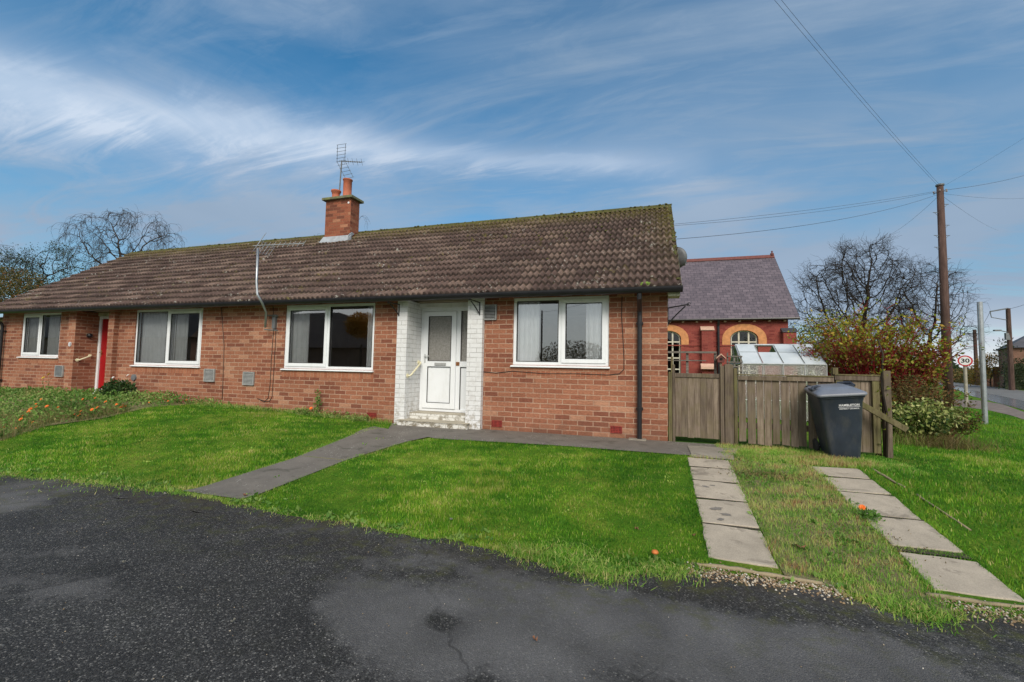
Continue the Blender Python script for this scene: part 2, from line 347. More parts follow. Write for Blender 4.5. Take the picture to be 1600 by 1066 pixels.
wood('fence_wood', (.175, .137, .105), (.27, .22, .17), (.07, .05, .036), green=(.15, .125, .07))
wood('fence_green', (.17, .145, .075), (.25, .215, .12), (.07, .055, .03), green=(.14, .14, .05))
wood('fence_brown', (.10, .055, .03), (.16, .09, .05), (.05, .025, .015))
wood('rail_grey', (.17, .16, .14), (.26, .24, .21), (.09, .08, .07), grain=(2.5, 40, 40))
wood('pole_wood', (.10, .062, .052), (.155, .10, .085), (.05, .03, .025), grain=(30, 30, 1.2))
wood('bark', (.050, .038, .028), (.09, .07, .05), (.02, .016, .012), grain=(6, 6, 1.5))
wood('bark_dark', (.034, .026, .021), (.060, .047, .037), (.016, .013, .011), grain=(6, 6, 1.5))
wood('bark_birch', (.06, .048, .042), (.11, .09, .08), (.03, .02, .02), grain=(6, 6, 1.5))
wood('stem_red', (.24, .018, .022), (.38, .04, .04), (.12, .012, .015), grain=(9, 9, 2))
wood('stem_brown', (.16, .08, .04), (.26, .15, .08), (.07, .04, .02), grain=(9, 9, 2))

def leafmat(name, stops, rough=.55, trans=.25):
    t = NT(name); at = t.add('ShaderNodeAttribute'); at.attribute_name = 'tint'
    c = t.ramp(at.outputs['Fac'], stops); co = t.coord()
    c = t.mix(1, c, t.ramp(t.noise(co, 1.1, 3), [(.3, .8), (.7, 1.2)]), 'MULTIPLY')
    t.setc(c); t.rough(rough); t.b.inputs['Specular IOR Level'].default_value = .3
    tb = t.add('ShaderNodeBsdfTranslucent'); t.l(c, tb.inputs['Color']); mx = t.add('ShaderNodeMixShader'); mx.inputs[0].default_value = trans
    t.l(t.b.outputs[0], mx.inputs[1]); t.l(tb.outputs[0], mx.inputs[2]); t.l(mx.outputs[0], t.out.inputs[0]); return t
leafmat('grass_lawn', [(0, (.035, .14, .010)), (.25, (.075, .25, .014)), (.48, (.17, .38, .022)), (.72, (.34, .46, .05)), (1, (.58, .52, .20))], trans=.42)
leafmat('grass_rough', [(0, (.08, .24, .02)), (.35, (.20, .42, .05)), (.6, (.42, .54, .12)), (.82, (.62, .54, .25)), (1, (.40, .22, .10))], trans=.42)
leafmat('grass_dry', [(0, (.07, .08, .02)), (.5, (.17, .13, .045)), (1, (.30, .22, .10))])
leafmat('leaf_bed', [(0, (.07, .16, .03)), (.35, (.14, .29, .05)), (.6, (.28, .40, .11)), (.85, (.38, .38, .15)), (1, (.42, .30, .14))], trans=.4)
leafmat('leaf_bed_dry', [(0, (.12, .16, .04)), (.5, (.24, .22, .08)), (1, (.34, .25, .12))], trans=.35)
leafmat('leaf_dark', [(0, (.018, .045, .012)), (.6, (.04, .085, .02)), (1, (.08, .12, .03))])
leafmat('leaf_yellow', [(0, (.09, .14, .015)), (.5, (.25, .29, .025)), (.88, (.42, .37, .04)), (1, (.45, .2, .03))], trans=.4)
leafmat('leaf_red', [(0, (.14, .02, .018)), (.6, (.22, .04, .03)), (1, (.28, .10, .05))])
leafmat('leaf_variegated', [(0, (.04, .09, .015)), (.4, (.13, .2, .035)), (.7, (.38, .42, .12)), (1, (.55, .56, .24))])
leafmat('leaf_autumn', [(0, (.10, .10, .015)), (.5, (.30, .20, .02)), (1, (.45, .20, .03))])
leafmat('leaf_orange', [(0, (.30, .13, .01)), (.5, (.5, .22, .015)), (1, (.6, .3, .03))])
leafmat('leaf_thicket', [(0, (.05, .06, .015)), (.5, (.11, .10, .025)), (.8, (.18, .13, .035)), (1, (.22, .07, .03))])
leafmat('leaf_evergreen', [(0, (.015, .035, .012)), (.6, (.035, .06, .02)), (1, (.07, .08, .03))])
leafmat('pebble', [(0, (.16, .10, .055)), (.5, (.30, .22, .13)), (.8, (.42, .36, .27)), (1, (.55, .53, .48))], .7, 0)

# ------------------------------------------------------------------ mesh helpers
class MB:
    def __init__(s): s.v = []; s.f = []; s.uv = None
    def quad(s, a, b, c, d):
        i = len(s.v); s.v += [tuple(a), tuple(b), tuple(c), tuple(d)]; s.f.append((i, i+1, i+2, i+3)); return s
    def box(s, x0, x1, y0, y1, z0, z1):
        i = len(s.v)
        s.v += [(x0, y0, z0), (x1, y0, z0), (x1, y1, z0), (x0, y1, z0), (x0, y0, z1), (x1, y0, z1), (x1, y1, z1), (x0, y1, z1)]
        s.f += [tuple(i+k for k in q) for q in ((0, 3, 2, 1), (4, 5, 6, 7), (0, 1, 5, 4), (1, 2, 6, 5), (2, 3, 7, 6), (3, 0, 4, 7))]; return s
    def prism(s, pts, off):
        """closed planar polygon swept by a vector"""
        i = len(s.v); n = len(pts); o = Vector(off)
        s.v += [tuple(p) for p in pts] + [tuple(Vector(p)+o) for p in pts]
        s.f.append(tuple(range(i+n-1, i-1, -1))); s.f.append(tuple(range(i+n, i+2*n)))
        for k in range(n): s.f.append((i+k, i+(k+1) % n, i+n+(k+1) % n, i+n+k))
        return s
    def tube(s, pts, r, n=8, cap=True):
        pts = [Vector(p) for p in pts]; rs = r if isinstance(r, (list, tuple)) else [r]*len(pts); i0 = len(s.v); up = None
        for k, p in enumerate(pts):
            d = (pts[min(k+1, len(pts)-1)]-pts[max(k-1, 0)]).normalized()
            if up is None: up = Vector((0, 0, 1)) if abs(d.z) < .9 else Vector((1, 0, 0))
            a = d.cross(up).normalized(); b = a.cross(d).normalized(); up = b
            for j in range(n):
                an = 2*PI*j/n; s.v.append(tuple(p+(a*math.cos(an)+b*math.sin(an))*rs[k]))
        for k in range(len(pts)-1):
            for j in range(n):
                a_ = i0+k*n+j; b_ = i0+k*n+(j+1) % n; s.f.append((a_, b_, b_+n, a_+n))
        if cap: s.f.append(tuple(i0+j for j in range(n-1, -1, -1))); s.f.append(tuple(i0+(len(pts)-1)*n+j for j in range(n)))
        return s
    def lathe(s, prof, c, n=20, axis=(0, 0, 1), cap=True):
        ax = Vector(axis).normalized(); c = Vector(c); a = ax.orthogonal().normalized(); b = ax.cross(a); i0 = len(s.v)
        for (r, h) in prof:
            for j in range(n): an = 2*PI*j/n; s.v.append(tuple(c+ax*h+(a*math.cos(an)+b*math.sin(an))*r))
        for k in range(len(prof)-1):
            for j in range(n):
                a_ = i0+k*n+j; b_ = i0+k*n+(j+1) % n; s.f.append((a_, b_, b_+n, a_+n))
        if cap: s.f.append(tuple(i0+j for j in range(n-1, -1, -1))); s.f.append(tuple(i0+(len(prof)-1)*n+j for j in range(n)))
        return s
    def build(s, name, mat, parent=None, smooth=False, bevel=0):
        me = bpy.data.meshes.new(name); me.from_pydata(s.v, [], s.f); me.update()
        return link(name, me, mat, parent, smooth, bevel)
def link(name, me, mat, parent=None, smooth=False, bevel=0):
    o = bpy.data.objects.new(name, me); COL.objects.link(o); me.materials.append(MAT[mat] if isinstance(mat, str) else mat)
    if parent is not None:
        o.parent = parent; o.matrix_parent_inverse = Matrix.Translation(-Vector(parent.location)) if parent.type == 'EMPTY' and parent.parent is None and not parent.get('_rot') else Matrix()
    if smooth:
        me.polygons.foreach_set('use_smooth', [True]*len(me.polygons))
    if bevel:
        b = o.modifiers.new('bevel', 'BEVEL'); b.width = bevel; b.segments = 2; b.limit_method = 'ANGLE'
    return o
def tag(o, label=None, cat=None, group=None, kind=None):
    if label: o['label'] = label
    if cat: o['category'] = cat
    if group: o['group'] = group
    if kind: o['kind'] = kind
    return o
def thing(name, loc, label, cat, group=None):
    o = bpy.data.objects.new(name, None); COL.objects.link(o); o.location = loc; o.empty_display_size = .2
    return tag(o, label, cat, group)
def npmesh(name, V, F, mat, parent=None, tint=None, smooth=False):
    """V (n,3); F (m,k) all faces of k corners"""
    me = bpy.data.meshes.new(name); V = np.asarray(V, np.float32); F = np.asarray(F, np.int32); k = F.shape[1]
    me.vertices.add(len(V)); me.vertices.foreach_set('co', V.ravel())
    me.loops.add(F.size); me.loops.foreach_set('vertex_index', F.ravel())
    me.polygons.add(len(F)); me.polygons.foreach_set('loop_start', np.arange(0, F.size, k, dtype=np.int32)); me.polygons.foreach_set('loop_total', np.full(len(F), k, np.int32))
    me.update(calc_edges=True)
    if tint is not None:
        a = me.attributes.new('tint', 'FLOAT', 'POINT'); a.data.foreach_set('value', np.asarray(tint, np.float32))
    return link(name, me, mat, parent, smooth)
def textmesh(name, body, size, mat, parent, loc, rot, ext=.001, sx=1, bold=0, space=1):
    cu = bpy.data.curves.new(name, 'FONT'); cu.body = body; cu.size = size; cu.extrude = ext; cu.align_x = 'CENTER'; cu.align_y = 'CENTER'; cu.offset = bold; cu.space_character = space
    ob = bpy.data.objects.new(name, cu); COL.objects.link(ob); dg = bpy.context.evaluated_depsgraph_get()
    me = bpy.data.meshes.new_from_object(ob.evaluated_get(dg)); bpy.data.objects.remove(ob); bpy.data.curves.remove(cu)
    M = Matrix.Translation(loc) @ rot.to_4x4() @ Matrix.Diagonal((sx, 1, 1, 1)); me.transform(M); me.materials.clear()
    return link(name, me, mat, parent)
ROTF = Matrix.Rotation(PI/2, 3, 'X')     # text standing up, facing -y

# blades and leaves ---------------------------------------------------------
def blades(name, X, Y, H, W, tint, mat, lean=.45, parent=None, Z=None, curl=.5):
    n = len(X); Z = zg(X, Y) if Z is None else Z
    a = RNG.uniform(0, 2*PI, n); dirx, diry = np.cos(a), np.sin(a); b = RNG.uniform(0, 2*PI, n); L = np.abs(RNG.normal(0, lean, n)); lx, ly = np.cos(b)*L*H, np.sin(b)*L*H
    P0 = np.stack([X, Y, Z], 1); w = np.stack([dirx*W/2, diry*W/2, np.zeros(n)], 1)
    mid = P0+np.stack([lx*.35*curl*2, ly*.35*curl*2, H*.55], 1); tip = P0+np.stack([lx, ly, H*np.sqrt(np.clip(1-.35*L*L, .2, 1))], 1)
    V = np.empty((n, 5, 3)); V[:, 0] = P0-w; V[:, 1] = P0+w; V[:, 2] = mid+w*.75; V[:, 3] = mid-w*.75; V[:, 4] = tip; V[:, 0:2, 2] -= .006
    i = np.arange(n)[:, None]*5
    F = np.concatenate([i+[[0, 1, 2]], i+[[0, 2, 3]], i+[[3, 2, 4]]])
    return npmesh(name, V.reshape(-1, 3), F, mat, parent, np.repeat(tint, 5))
def leaves(name, P, size, tint, mat, parent=None, aspect=.5, up=.3, fold=.15):
    P = np.asarray(P); n = len(P); size = np.broadcast_to(size, n)[:, None]
    d = RNG.normal(0, 1, (n, 3)); d[:, 2] += up; d /= np.linalg.norm(d, axis=1)[:, None]
    q = RNG.normal(0, 1, (n, 3)); s = np.cross(d, q); s /= np.linalg.norm(s, axis=1)[:, None]; nn = np.cross(d, s)
    V = np.empty((n, 4, 3)); V[:, 0] = P; V[:, 1] = P+d*size*.5+s*size*aspect*.5+nn*size*fold; V[:, 2] = P+d*size; V[:, 3] = P+d*size*.5-s*size*aspect*.5+nn*size*fold
    i = np.arange(n)[:, None]*4; F = np.concatenate([i+[[0, 1, 2]], i+[[0, 2, 3]]])
    return npmesh(name, V.reshape(-1, 3), F, mat, parent, np.repeat(tint, 4))
def segs_mesh(name, segs, mat, parent, sides=4):
    """segs: list of (p0,p1,r0,r1)"""
    A = np.array([s[0] for s in segs]); B = np.array([s[1] for s in segs]); r0 = np.array([s[2] for s in segs])[:, None]; r1 = np.array([s[3] for s in segs])[:, None]
    d = B-A; L = np.linalg.norm(d, axis=1)[:, None]; d = d/np.maximum(L, 1e-6)
    ref = np.where(np.abs(d[:, 2:3]) > .9, [[1., 0, 0]], [[0., 0, 1]]); a = np.cross(d, ref); a /= np.linalg.norm(a, axis=1)[:, None]; b = np.cross(a, d)
    n = len(A); V = np.empty((n, 2*sides, 3))
    for j in range(sides):
        an = 2*PI*j/sides; o = a*math.cos(an)+b*math.sin(an); V[:, j] = A+o*r0; V[:, sides+j] = B+o*r1
    i = np.arange(n)[:, None]*2*sides
    F = np.concatenate([i+[[j, (j+1) % sides, sides+(j+1) % sides, sides+j]] for j in range(sides)])
    return npmesh(name, V.reshape(-1, 3), F, mat, parent)

# ------------------------------------------------------------------ world, sun
w = bpy.data.worlds.new('World'); scn.world = w; w.use_nodes = True; nt = w.node_tree
class WN(NT):
    def __init__(s, tree): s.t = tree; s.n = tree.nodes
W = WN(nt); bg = W.n['Background']
SUN_EL, SUN_AZ = math.radians(38), math.radians(158)     # azimuth clockwise from +y
sky = W.add('ShaderNodeTexSky'); sky.sky_type = 'NISHITA'; sky.sun_disc = False; sky.sun_elevation = SUN_EL; sky.sun_rotation = SUN_AZ; sky.altitude = 0; sky.air_density = 1.2; sky.dust_density = .6; sky.ozone_density = 2.2
gen = W.coord('Generated'); sp = W.add('ShaderNodeSeparateXYZ'); W.l(gen, sp.inputs[0]); dx, dy, dz = sp.outputs
az = W.math('ARCTAN2', dx, dy); el = W.math('ARCSINE', dz)
cmb = W.add('ShaderNodeCombineXYZ'); W.l(az, cmb.inputs[0]); W.l(el, cmb.inputs[1])
def stretch(rot, sc, loc=(0, 0, 0)): return W.scalev(W.scalev(cmb.outputs[0], (1, 1, 1), rot=(0, 0, rot)), sc, loc=loc)
# high-sky plane so that streaks converge towards the horizon
den = W.math('ADD', W.math('MAXIMUM', dz, 0), .16)
pl = W.add('ShaderNodeCombineXYZ'); W.l(W.math('DIVIDE', dx, den), pl.inputs[0]); W.l(W.math('DIVIDE', dy, den), pl.inputs[1])
n_w = W.noise(W.scalev(pl.outputs[0], (.55, 1.5, 1), rot=(0, 0, .35), loc=(2.3, 4.1, 0)), 1.0, 9, .62, .9)
n_f = W.noise(W.scalev(pl.outputs[0], (.9, 3.6, 1), rot=(0, 0, .3), loc=(7.3, 1.1, 0)), 1.6, 8, .65, 1.2)
n_b = W.noise(stretch(.1, (1.1, 2.4, 1), (5.2, 3, 0)), 1.3, 5, .5, .4)
def gauss(d, wd):    # exp(-(d/wd)^2)
    q = W.math('DIVIDE', d, wd); return W.math('EXPONENT', W.math('MULTIPLY', W.math('MULTIPLY', q, q), -1))
# the long bright streak: elevation as a curve of azimuth
wob = W.math('MULTIPLY', W.math('SUBTRACT', n_f, .5), .10)
el2 = W.math('ADD', el, wob)
line = W.math('ADD', .375, W.math('SUBTRACT', W.math('MULTIPLY', W.math('SINE', W.math('MULTIPLY', W.math('ADD', az, 1.25), 1.9)), .075), 0))
wid = W.ramp(W.math('MULTIPLY', W.math('ADD', az, 1.3), .7), [(0., .085), (.38, .05), (.6, .03), (1., .03)])
streak = W.math('MULTIPLY', gauss(W.math('SUBTRACT', el2, line), W.math('MULTIPLY', W.math('MAXIMUM', wid, .01), .95)), W.ramp(W.math('MULTIPLY', W.math('ADD', az, 1.3), .7), [(0., .72), (.32, .58), (.5, .40), (.85, .38), (1., 0.)]))
low = W.math('MULTIPLY', gauss(W.math('SUBTRACT', el, .16), .17), W.ramp(n_b, [(.38, .2), (.62, 1.1)]))
rgt = W.math('MULTIPLY', W.math('MULTIPLY', gauss(W.math('SUBTRACT', az, .58), .62), gauss(W.math('SUBTRACT', el, .27), .22)), W.ramp(n_b, [(.3, .35), (.6, 1.)]))
n_v = W.noise(W.scalev(pl.outputs[0], (.35, .8, 1), rot=(0, 0, .25), loc=(9.3, 2.4, 0)), 1.1, 6, .5, .5)
wisps = W.math('ADD', W.ramp(n_w, [(.44, .0), (.66, .85)]), W.ramp(n_v, [(.40, 0.), (.62, .58)])); fine = W.ramp(n_f, [(.48, 0.), (.72, .42)])
cov = W.math('ADD', W.math('ADD', W.math('MULTIPLY', streak, W.ramp(n_f, [(.3, .78), (.7, 1.)])), W.math('MULTIPLY', low, .62)), W.math('ADD', W.math('MULTIPLY', rgt, 1.05), W.math('ADD', W.math('MULTIPLY', wisps, .75), W.math('MULTIPLY', fine, .8))), False)
cov = W.math('MULTIPLY', cov, .88, True)
backc = W.math('MULTIPLY', W.math('SUBTRACT', .05, dy), 2.2, True)
cov = W.math('MAXIMUM', cov, W.math('MULTIPLY', backc, W.ramp(n_b, [(.3, .8), (.6, .97)])))
skc = W.mix(1, sky.outputs[0], (.27, .66, .80), 'MULTIPLY')
cl_col = W.ramp(W.math('ADD', W.math('MULTIPLY', streak, .7), W.math('MULTIPLY', n_b, .45)), [(.15, (1.7, 2.35, 3.2)), (.42, (2.5, 3.15, 4.1)), (.9, (4.9, 5.5, 6.3))])
cl_col = W.mix(W.math('MULTIPLY', backc, .9), cl_col, (6.6, 6.4, 6.2))
SKM = W.mix(cov, skc, cl_col)
hz = W.math('MULTIPLY', gauss(el, .075), W.ramp(W.math('ADD', az, .2), [(0., .25), (.7, .8)]))
SKM = W.mix(hz, SKM, (5.8, 5.9, 5.9))
W.l(SKM, bg.inputs['Color']); bg.inputs['Strength'].default_value = .10
sd = bpy.data.lights.new('sun', 'SUN'); sd.energy = 1.75; sd.angle = math.radians(28); sd.color = (1, .92, .80)
so = bpy.data.objects.new('sun', sd); COL.objects.link(so)
dirv = Vector((math.sin(SUN_AZ)*math.cos(SUN_EL), math.cos(SUN_AZ)*math.cos(SUN_EL), math.sin(SUN_EL)))
so.rotation_euler = dirv.to_track_quat('Z', 'Y').to_euler(); so.location = dirv*50
scn.view_settings.view_transform = 'Standard'; scn.view_settings.look = 'None'; scn.view_settings.exposure = .72; scn.view_settings.gamma = 1
scn.cycles.max_bounces = 8; scn.cycles.transparent_max_bounces = 24

# ------------------------------------------------------------------ ground and roads
EX = [-60, -12, -9.5, -7.58, -6.17, -4.68, -3.5, -2.9, -2.04, -1.32, -.7, -.3, .12, .5, .85, 1.25, 1.55, 1.91, 2.6, 4, 60]
EY = [-3.8, -3.8, -3.75, -3.67, -3.52, -3.44, -3.6, -3.57, -3.63, -3.64, -3.87, -3.64, -3.5, -3.5, -3.48, -3.78, -3.5, -3.42, -3.3, -3.0, -3.0]
def edge_y(x): return np.interp(x, EX, EY)
def axis(fine0, fine1, step, far, grow=1.25):
    a = list(np.arange(fine0, fine1+1e-6, step)); s = step
    while a[-1] < far: s *= grow; a.append(a[-1]+s)
    s = step
    while a[0] > -far: s *= grow; a.insert(0, a[0]-s)
    return np.array(a)
def grid(name, xs, ys, zf, mat):
    X, Y = np.meshgrid(xs, ys, indexing='ij'); Z = zf(X, Y); V = np.stack([X, Y, Z], -1).reshape(-1, 3); ny = len(ys)
    i, j = np.meshgrid(np.arange(len(xs)-1), np.arange(ny-1), indexing='ij'); b = (i*ny+j).ravel()
    return npmesh(name, V, np.stack([b, b+ny, b+ny+1, b+1], 1), mat, smooth=True)
gz = lambda X, Y: zg(X, Y)+.010*np.sin(X*3.1+np.sin(Y*2.3)*1.4)*np.sin(Y*2.7+X)*(Y > -3.4)*(Y < -.95) - .03*(Y < edge_y(X)-.12)
tag(grid('ground', axis(-18, 14, .14, 900), axis(-6, 8, .14, 900), gz, 'turf'), kind='structure')
# tarmac court in front
U = axis(-12, 6, .12, 45, 1.2); T = np.concatenate([np.linspace(0, .5, 12), .5+np.linspace(.03, 1, 14)**1.6*14])
UU, TT = np.meshgrid(U, T, indexing='ij')
wig = .02*np.sin(UU*17)+.018*np.sin(UU*41+1)+.03*np.sin(UU*6.3)
YY = edge_y(UU)+wig*(TT < .3)-TT; ZZ = zg(UU, YY)*0-.34+.006
right = np.clip((UU-2.2)/3.5, 0, 1); ZZ = zg(UU, YY)+.006; 
b = (np.arange(len(U)-1)[:, None]*len(T)+np.arange(len(T)-1)[None]).ravel(); nT = len(T)
tag(npmesh('tarmac_court', np.stack([UU, YY, ZZ], -1).reshape(-1, 3), np.stack([b, b+1, b+nT+1, b+nT], 1), 'asphalt', smooth=True), kind='structure')

def drape(name, poly, h, mat, kind='structure', thick=0, bev=0, res=.12, jitter=0):
    """polygon as a sheet lying h above the ground, triangulated by a fan of subdivided strips between two polylines"""
    A, B = poly; n = 30; m_ = 8
    def samp(P, k):
        P = np.array(P, float); d = np.r_[0, np.cumsum(np.linalg.norm(np.diff(P, axis=0), axis=1))]; t_ = np.linspace(0, d[-1], k)
        return np.stack([np.interp(t_, d, P[:, 0]), np.interp(t_, d, P[:, 1])], 1)
    a, b_ = samp(A, n), samp(B, n)
    if jitter: a = a+RNG.normal(0, jitter, a.shape); b_ = b_+RNG.normal(0, jitter, b_.shape)
    s = np.linspace(0, 1, m_)[None, :, None]; G = a[:, None]*(1-s)+b_[:, None]*s; Z = zg(G[..., 0], G[..., 1])+h
    V = np.concatenate([G, Z[..., None]], -1).reshape(-1, 3)
    q = (np.arange(n-1)[:, None]*m_+np.arange(m_-1)[None]).ravel(); F = np.stack([q, q+1, q+m_+1, q+m_], 1)
    o = npmesh(name, V, F, mat)
    if thick:
        md = o.modifiers.new('solid', 'SOLIDIFY'); md.thickness = thick; md.offset = -1 if False else 0
    if kind: tag(o, kind=kind)
    return o
# concrete apron along the front wall and path to the court
drape('path', ([(-4.62, -.03), (-3.2, -.03), (0.02, -.03), (1.0, -.02)], [(-4.2, -.78), (-3.2, -1.06), (-1.5, -.97), (.62, -.98)]), .014, 'path_dark')
drape('path', ([(-4.62, -.55), (-4.55, -1.3), (-4.62, -2.25), (-4.95, -3.42)], [(-3.35, -1.02), (-3.55, -1.3), (-3.9, -2.15), (-4.15, -3.42)]), .0185, 'path_dark')
drape('path', ([(.24, -.35), (.24, -1.05)], [(.86, -.35), (.70, -1.05)]), .0235, 'path_mid')
MB().box(-4.58, -3.93, -2.16, -2.148, zs(-4.2, -2.15)-.02, zs(-4.2, -2.15)+.0205).build('path_joint', 'soil')['kind'] = 'structure'
# main road away on the right
def flat(name, pts, h, mat):
    o = MB(); o.v = [(x, y, -.15+h) for x, y in pts]; o.f = [tuple(range(len(pts)))]
    o = o.build(name, mat); tag(o, kind='structure'); return o
rd = np.array([.40, .917]); 
flat('main_road', [(5.2, -4.), (14.7, 17.4), (22.6, 35.6), (50, 96), (160, 330), (166, 330), (52, 95), (38, 61), (29.4, 41), (22, 22), (13.0, -4.)], .006, 'road_grey')
flat('road_water', [(9.2, 6.5), (13.0, 15.0), (17.6, 25.9), (22.6, 36.4), (40, 75), (40.4, 74.5), (23.6, 36.2), (19.2, 26), (14.9, 16.4), (10.8, 6.5)], .010, 'road_wet')
flat('gravel_shoulder', [(8.2, 5.4), (9.67, 9.28), (10.3, 10.8), (10.96, 12.94), (10.86, 14.6), (9.0, 18), (11, 21.2), (14.9, 20.4), (13.9, 17.2), (10.8, 10.6), (9.0, 5.4)], .008, 'gravel_dirt')

def blot(cx, cy, r, h, mat, parent=None, name='stain', sq=.6, n=18, ang=0):
    o = MB(); pts = []
    for k in range(n):
        a = 2*PI*k/n; rr = r*random.uniform(.6, 1.15); x, y = rr*math.cos(a), rr*sq*math.sin(a); x, y = x*math.cos(ang)-y*math.sin(ang), x*math.sin(ang)+y*math.cos(ang)
        pts.append((cx+x, cy+y, h))
    o.v = pts; o.f = [tuple(range(n))]; return o.build(name, mat, parent)
# paving slabs: two wheel strips
gl = 'paving slabs of the two driveway wheel strips'
def slab(cx, cy, wx, wy, rz, label, dirty=None):
    z = [zs(cx+sx*wx/2, cy+sy*wy/2) for sx, sy in ((-1, -1), (1, -1), (1, 1), (-1, 1))]
    c, s = math.cos(rz), math.sin(rz); o = MB(); pts = []
    k = 7
    for (sx, sy), zz in zip(((-1, -1), (1, -1), (1, 1), (-1, 1)), z): pass
    per = []
    for a, b in (((-1, -1), (1, -1)), ((1, -1), (1, 1)), ((1, 1), (-1, 1)), ((-1, 1), (-1, -1))):
        for q in range(k): t_ = q/k; per.append((a[0]+(b[0]-a[0])*t_, a[1]+(b[1]-a[1])*t_))
    tl = (random.uniform(-.02, .02), random.uniform(-.015, .015))
    for px_, py_ in per:
        jx = px_*wx/2*(1-.02*abs(px_*py_))+random.uniform(-.007, .007); jy = py_*wy/2*(1-.02*abs(px_*py_))+random.uniform(-.006, .006); pts.append((jx*c-jy*s, jx*s+jy*c))
    top = [(x, y, zs(cx+x, cy+y)-zs(cx, cy)+.016+tl[0]*x+tl[1]*y) for x, y in pts]
    o.v = [(x, y, z_-.05) for x, y, z_ in top]+top; n = len(top)
    o.f = [tuple(range(n-1, -1, -1)), tuple(range(n, 2*n))]+[(q, (q+1) % n, n+(q+1) % n, n+q) for q in range(n)]
    ob = o.build('paving_slab', 'slab', bevel=.007); ob.location = (cx, cy, zs(cx, cy)); tag(ob, label, 'paving slab', gl)
    for (bx_, by_, br_, bs_) in (dirty or ()):
        b_ = blot(bx_, by_, br_, 0, 'stain_dark', None, 'stain', bs_, 20, random.uniform(-.6, .6)); me_ = b_.data
        for v_ in me_.vertices: v_.co.z = zs(cx, cy)-zs(cx, cy)+(zs(v_.co.x, v_.co.y)-zs(cx, cy))+.0185; v_.co.x -= cx; v_.co.y -= cy
        b_.parent = ob
ords = ['largest and nearest slab of the left wheel strip, at the tarmac', 'second slab from the tarmac in the left wheel strip, with a dark oily stain', 'third slab from the tarmac in the left wheel strip, with a small dark mark', 'fourth slab from the tarmac in the left wheel strip', 'small slab of the left wheel strip nearest the garden gate']
LY = [(-3.26, -2.72), (-2.71, -2.21), (-2.20, -1.76), (-1.75, -1.36), (-1.35, -1.04)]
for k, (a, b) in enumerate(LY): slab(.405+.003*k, (a+b)/2, .455, b-a-.020, random.uniform(-.02, .02), ords[k], {1: [(.33, -2.42, .075, .5), (.40, -2.52, .05, .6), (.35, -2.62, .035, .7)], 2: [(.30, -1.93, .04, .6), (.37, -1.88, .03, .6)]}.get(k))
ords = ['large pale slab of the right wheel strip, nearest the tarmac', 'second slab from the tarmac in the right wheel strip, its left edge under grass', 'third slab from the tarmac in the right wheel strip', 'cracked fourth slab from the tarmac in the right wheel strip', 'farthest slab of the right wheel strip, in front of the wheelie bin']
RY = [(-3.28, -2.80), (-2.72, -2.22), (-2.21, -1.72), (-1.71, -1.33), (-1.32, -1.02)]
for k, (a, b) in enumerate(RY): slab(1.74-.004*k, (a+b)/2, .45, b-a-.026, random.uniform(-.035, .035), ords[k])
for (x0_, x1_, ys__) in ((.18, .63, (-2.715, -2.205, -1.755, -1.355)), (1.52, 1.96, (-2.76, -2.215, -1.72, -1.325))):
    for y_ in ys__:
        n_ = 12; m_ = MB(); hw_ = .011 if y_ != -2.76 else .035
        for k in range(n_):
            a, b = x0_+(x1_-x0_)*k/n_, x0_+(x1_-x0_)*(k+1)/n_; m_.quad((a, y_-hw_, zs(a, y_-hw_)+.0135), (b, y_-hw_, zs(b, y_-hw_)+.0135), (b, y_+hw_, zs(b, y_+hw_)+.0135), (a, y_+hw_, zs(a, y_+hw_)+.0135))
        m_.build('slab_joint_soil', 'joint_soil')['kind'] = 'structure'
# dark damp stains, cracks on the slabs (thin flat films, own outline)
def blot(cx, cy, r, h, mat, parent=None, name='stain', sq=.6, n=18, ang=0):
    o = MB(); pts = []
    for k in range(n):
        a = 2*PI*k/n; rr = r*random.uniform(.6, 1.15); x, y = rr*math.cos(a), rr*sq*math.sin(a); x, y = x*math.cos(ang)-y*math.sin(ang), x*math.sin(ang)+y*math.cos(ang)
        pts.append((cx+x, cy+y, zs(cx+x, cy+y)+h))
    o.v = pts; o.f = [tuple(range(n))]; return o.build(name, mat, parent)


# edging strips of concrete haunching
eg = 'concrete edging strips between garden and tarmac'
def edging(pts, r, label):
    P = [(x+random.gauss(0, .004), y+random.gauss(0, .004), zs(x, y)+.008) for x, y in [(pts[k][0]+(pts[k+1][0]-pts[k][0])*q/5, pts[k][1]+(pts[k+1][1]-pts[k][1])*q/5) for k in range(len(pts)-1) for q in range(5)]+[pts[-1]]]; o = MB().tube(P, [r*random.uniform(.75, 1.2) for _ in P], 6).build('edging_strip', 'edging', smooth=True); tag(o, label, 'edging', eg)
edging([(.05, -3.40), (.3, -3.385), (.52, -3.40), (.84, -3.42)], .015, 'low concrete edging below the left wheel strip, along the tarmac')
edging([(1.42, -3.36), (1.7, -3.36), (2.1, -3.33), (2.6, -3.3)], .016, 'low concrete edging below the right wheel strip, along the tarmac')
edging([(2.10, -.95), (2.14, -1.3), (2.17, -1.45)], .011, 'short sunken edging in the grass beside the wheelie bin')
edging([(2.19, -1.62), (2.22, -2.3)], .009, 'half buried edging line in the grass right of the driveway')

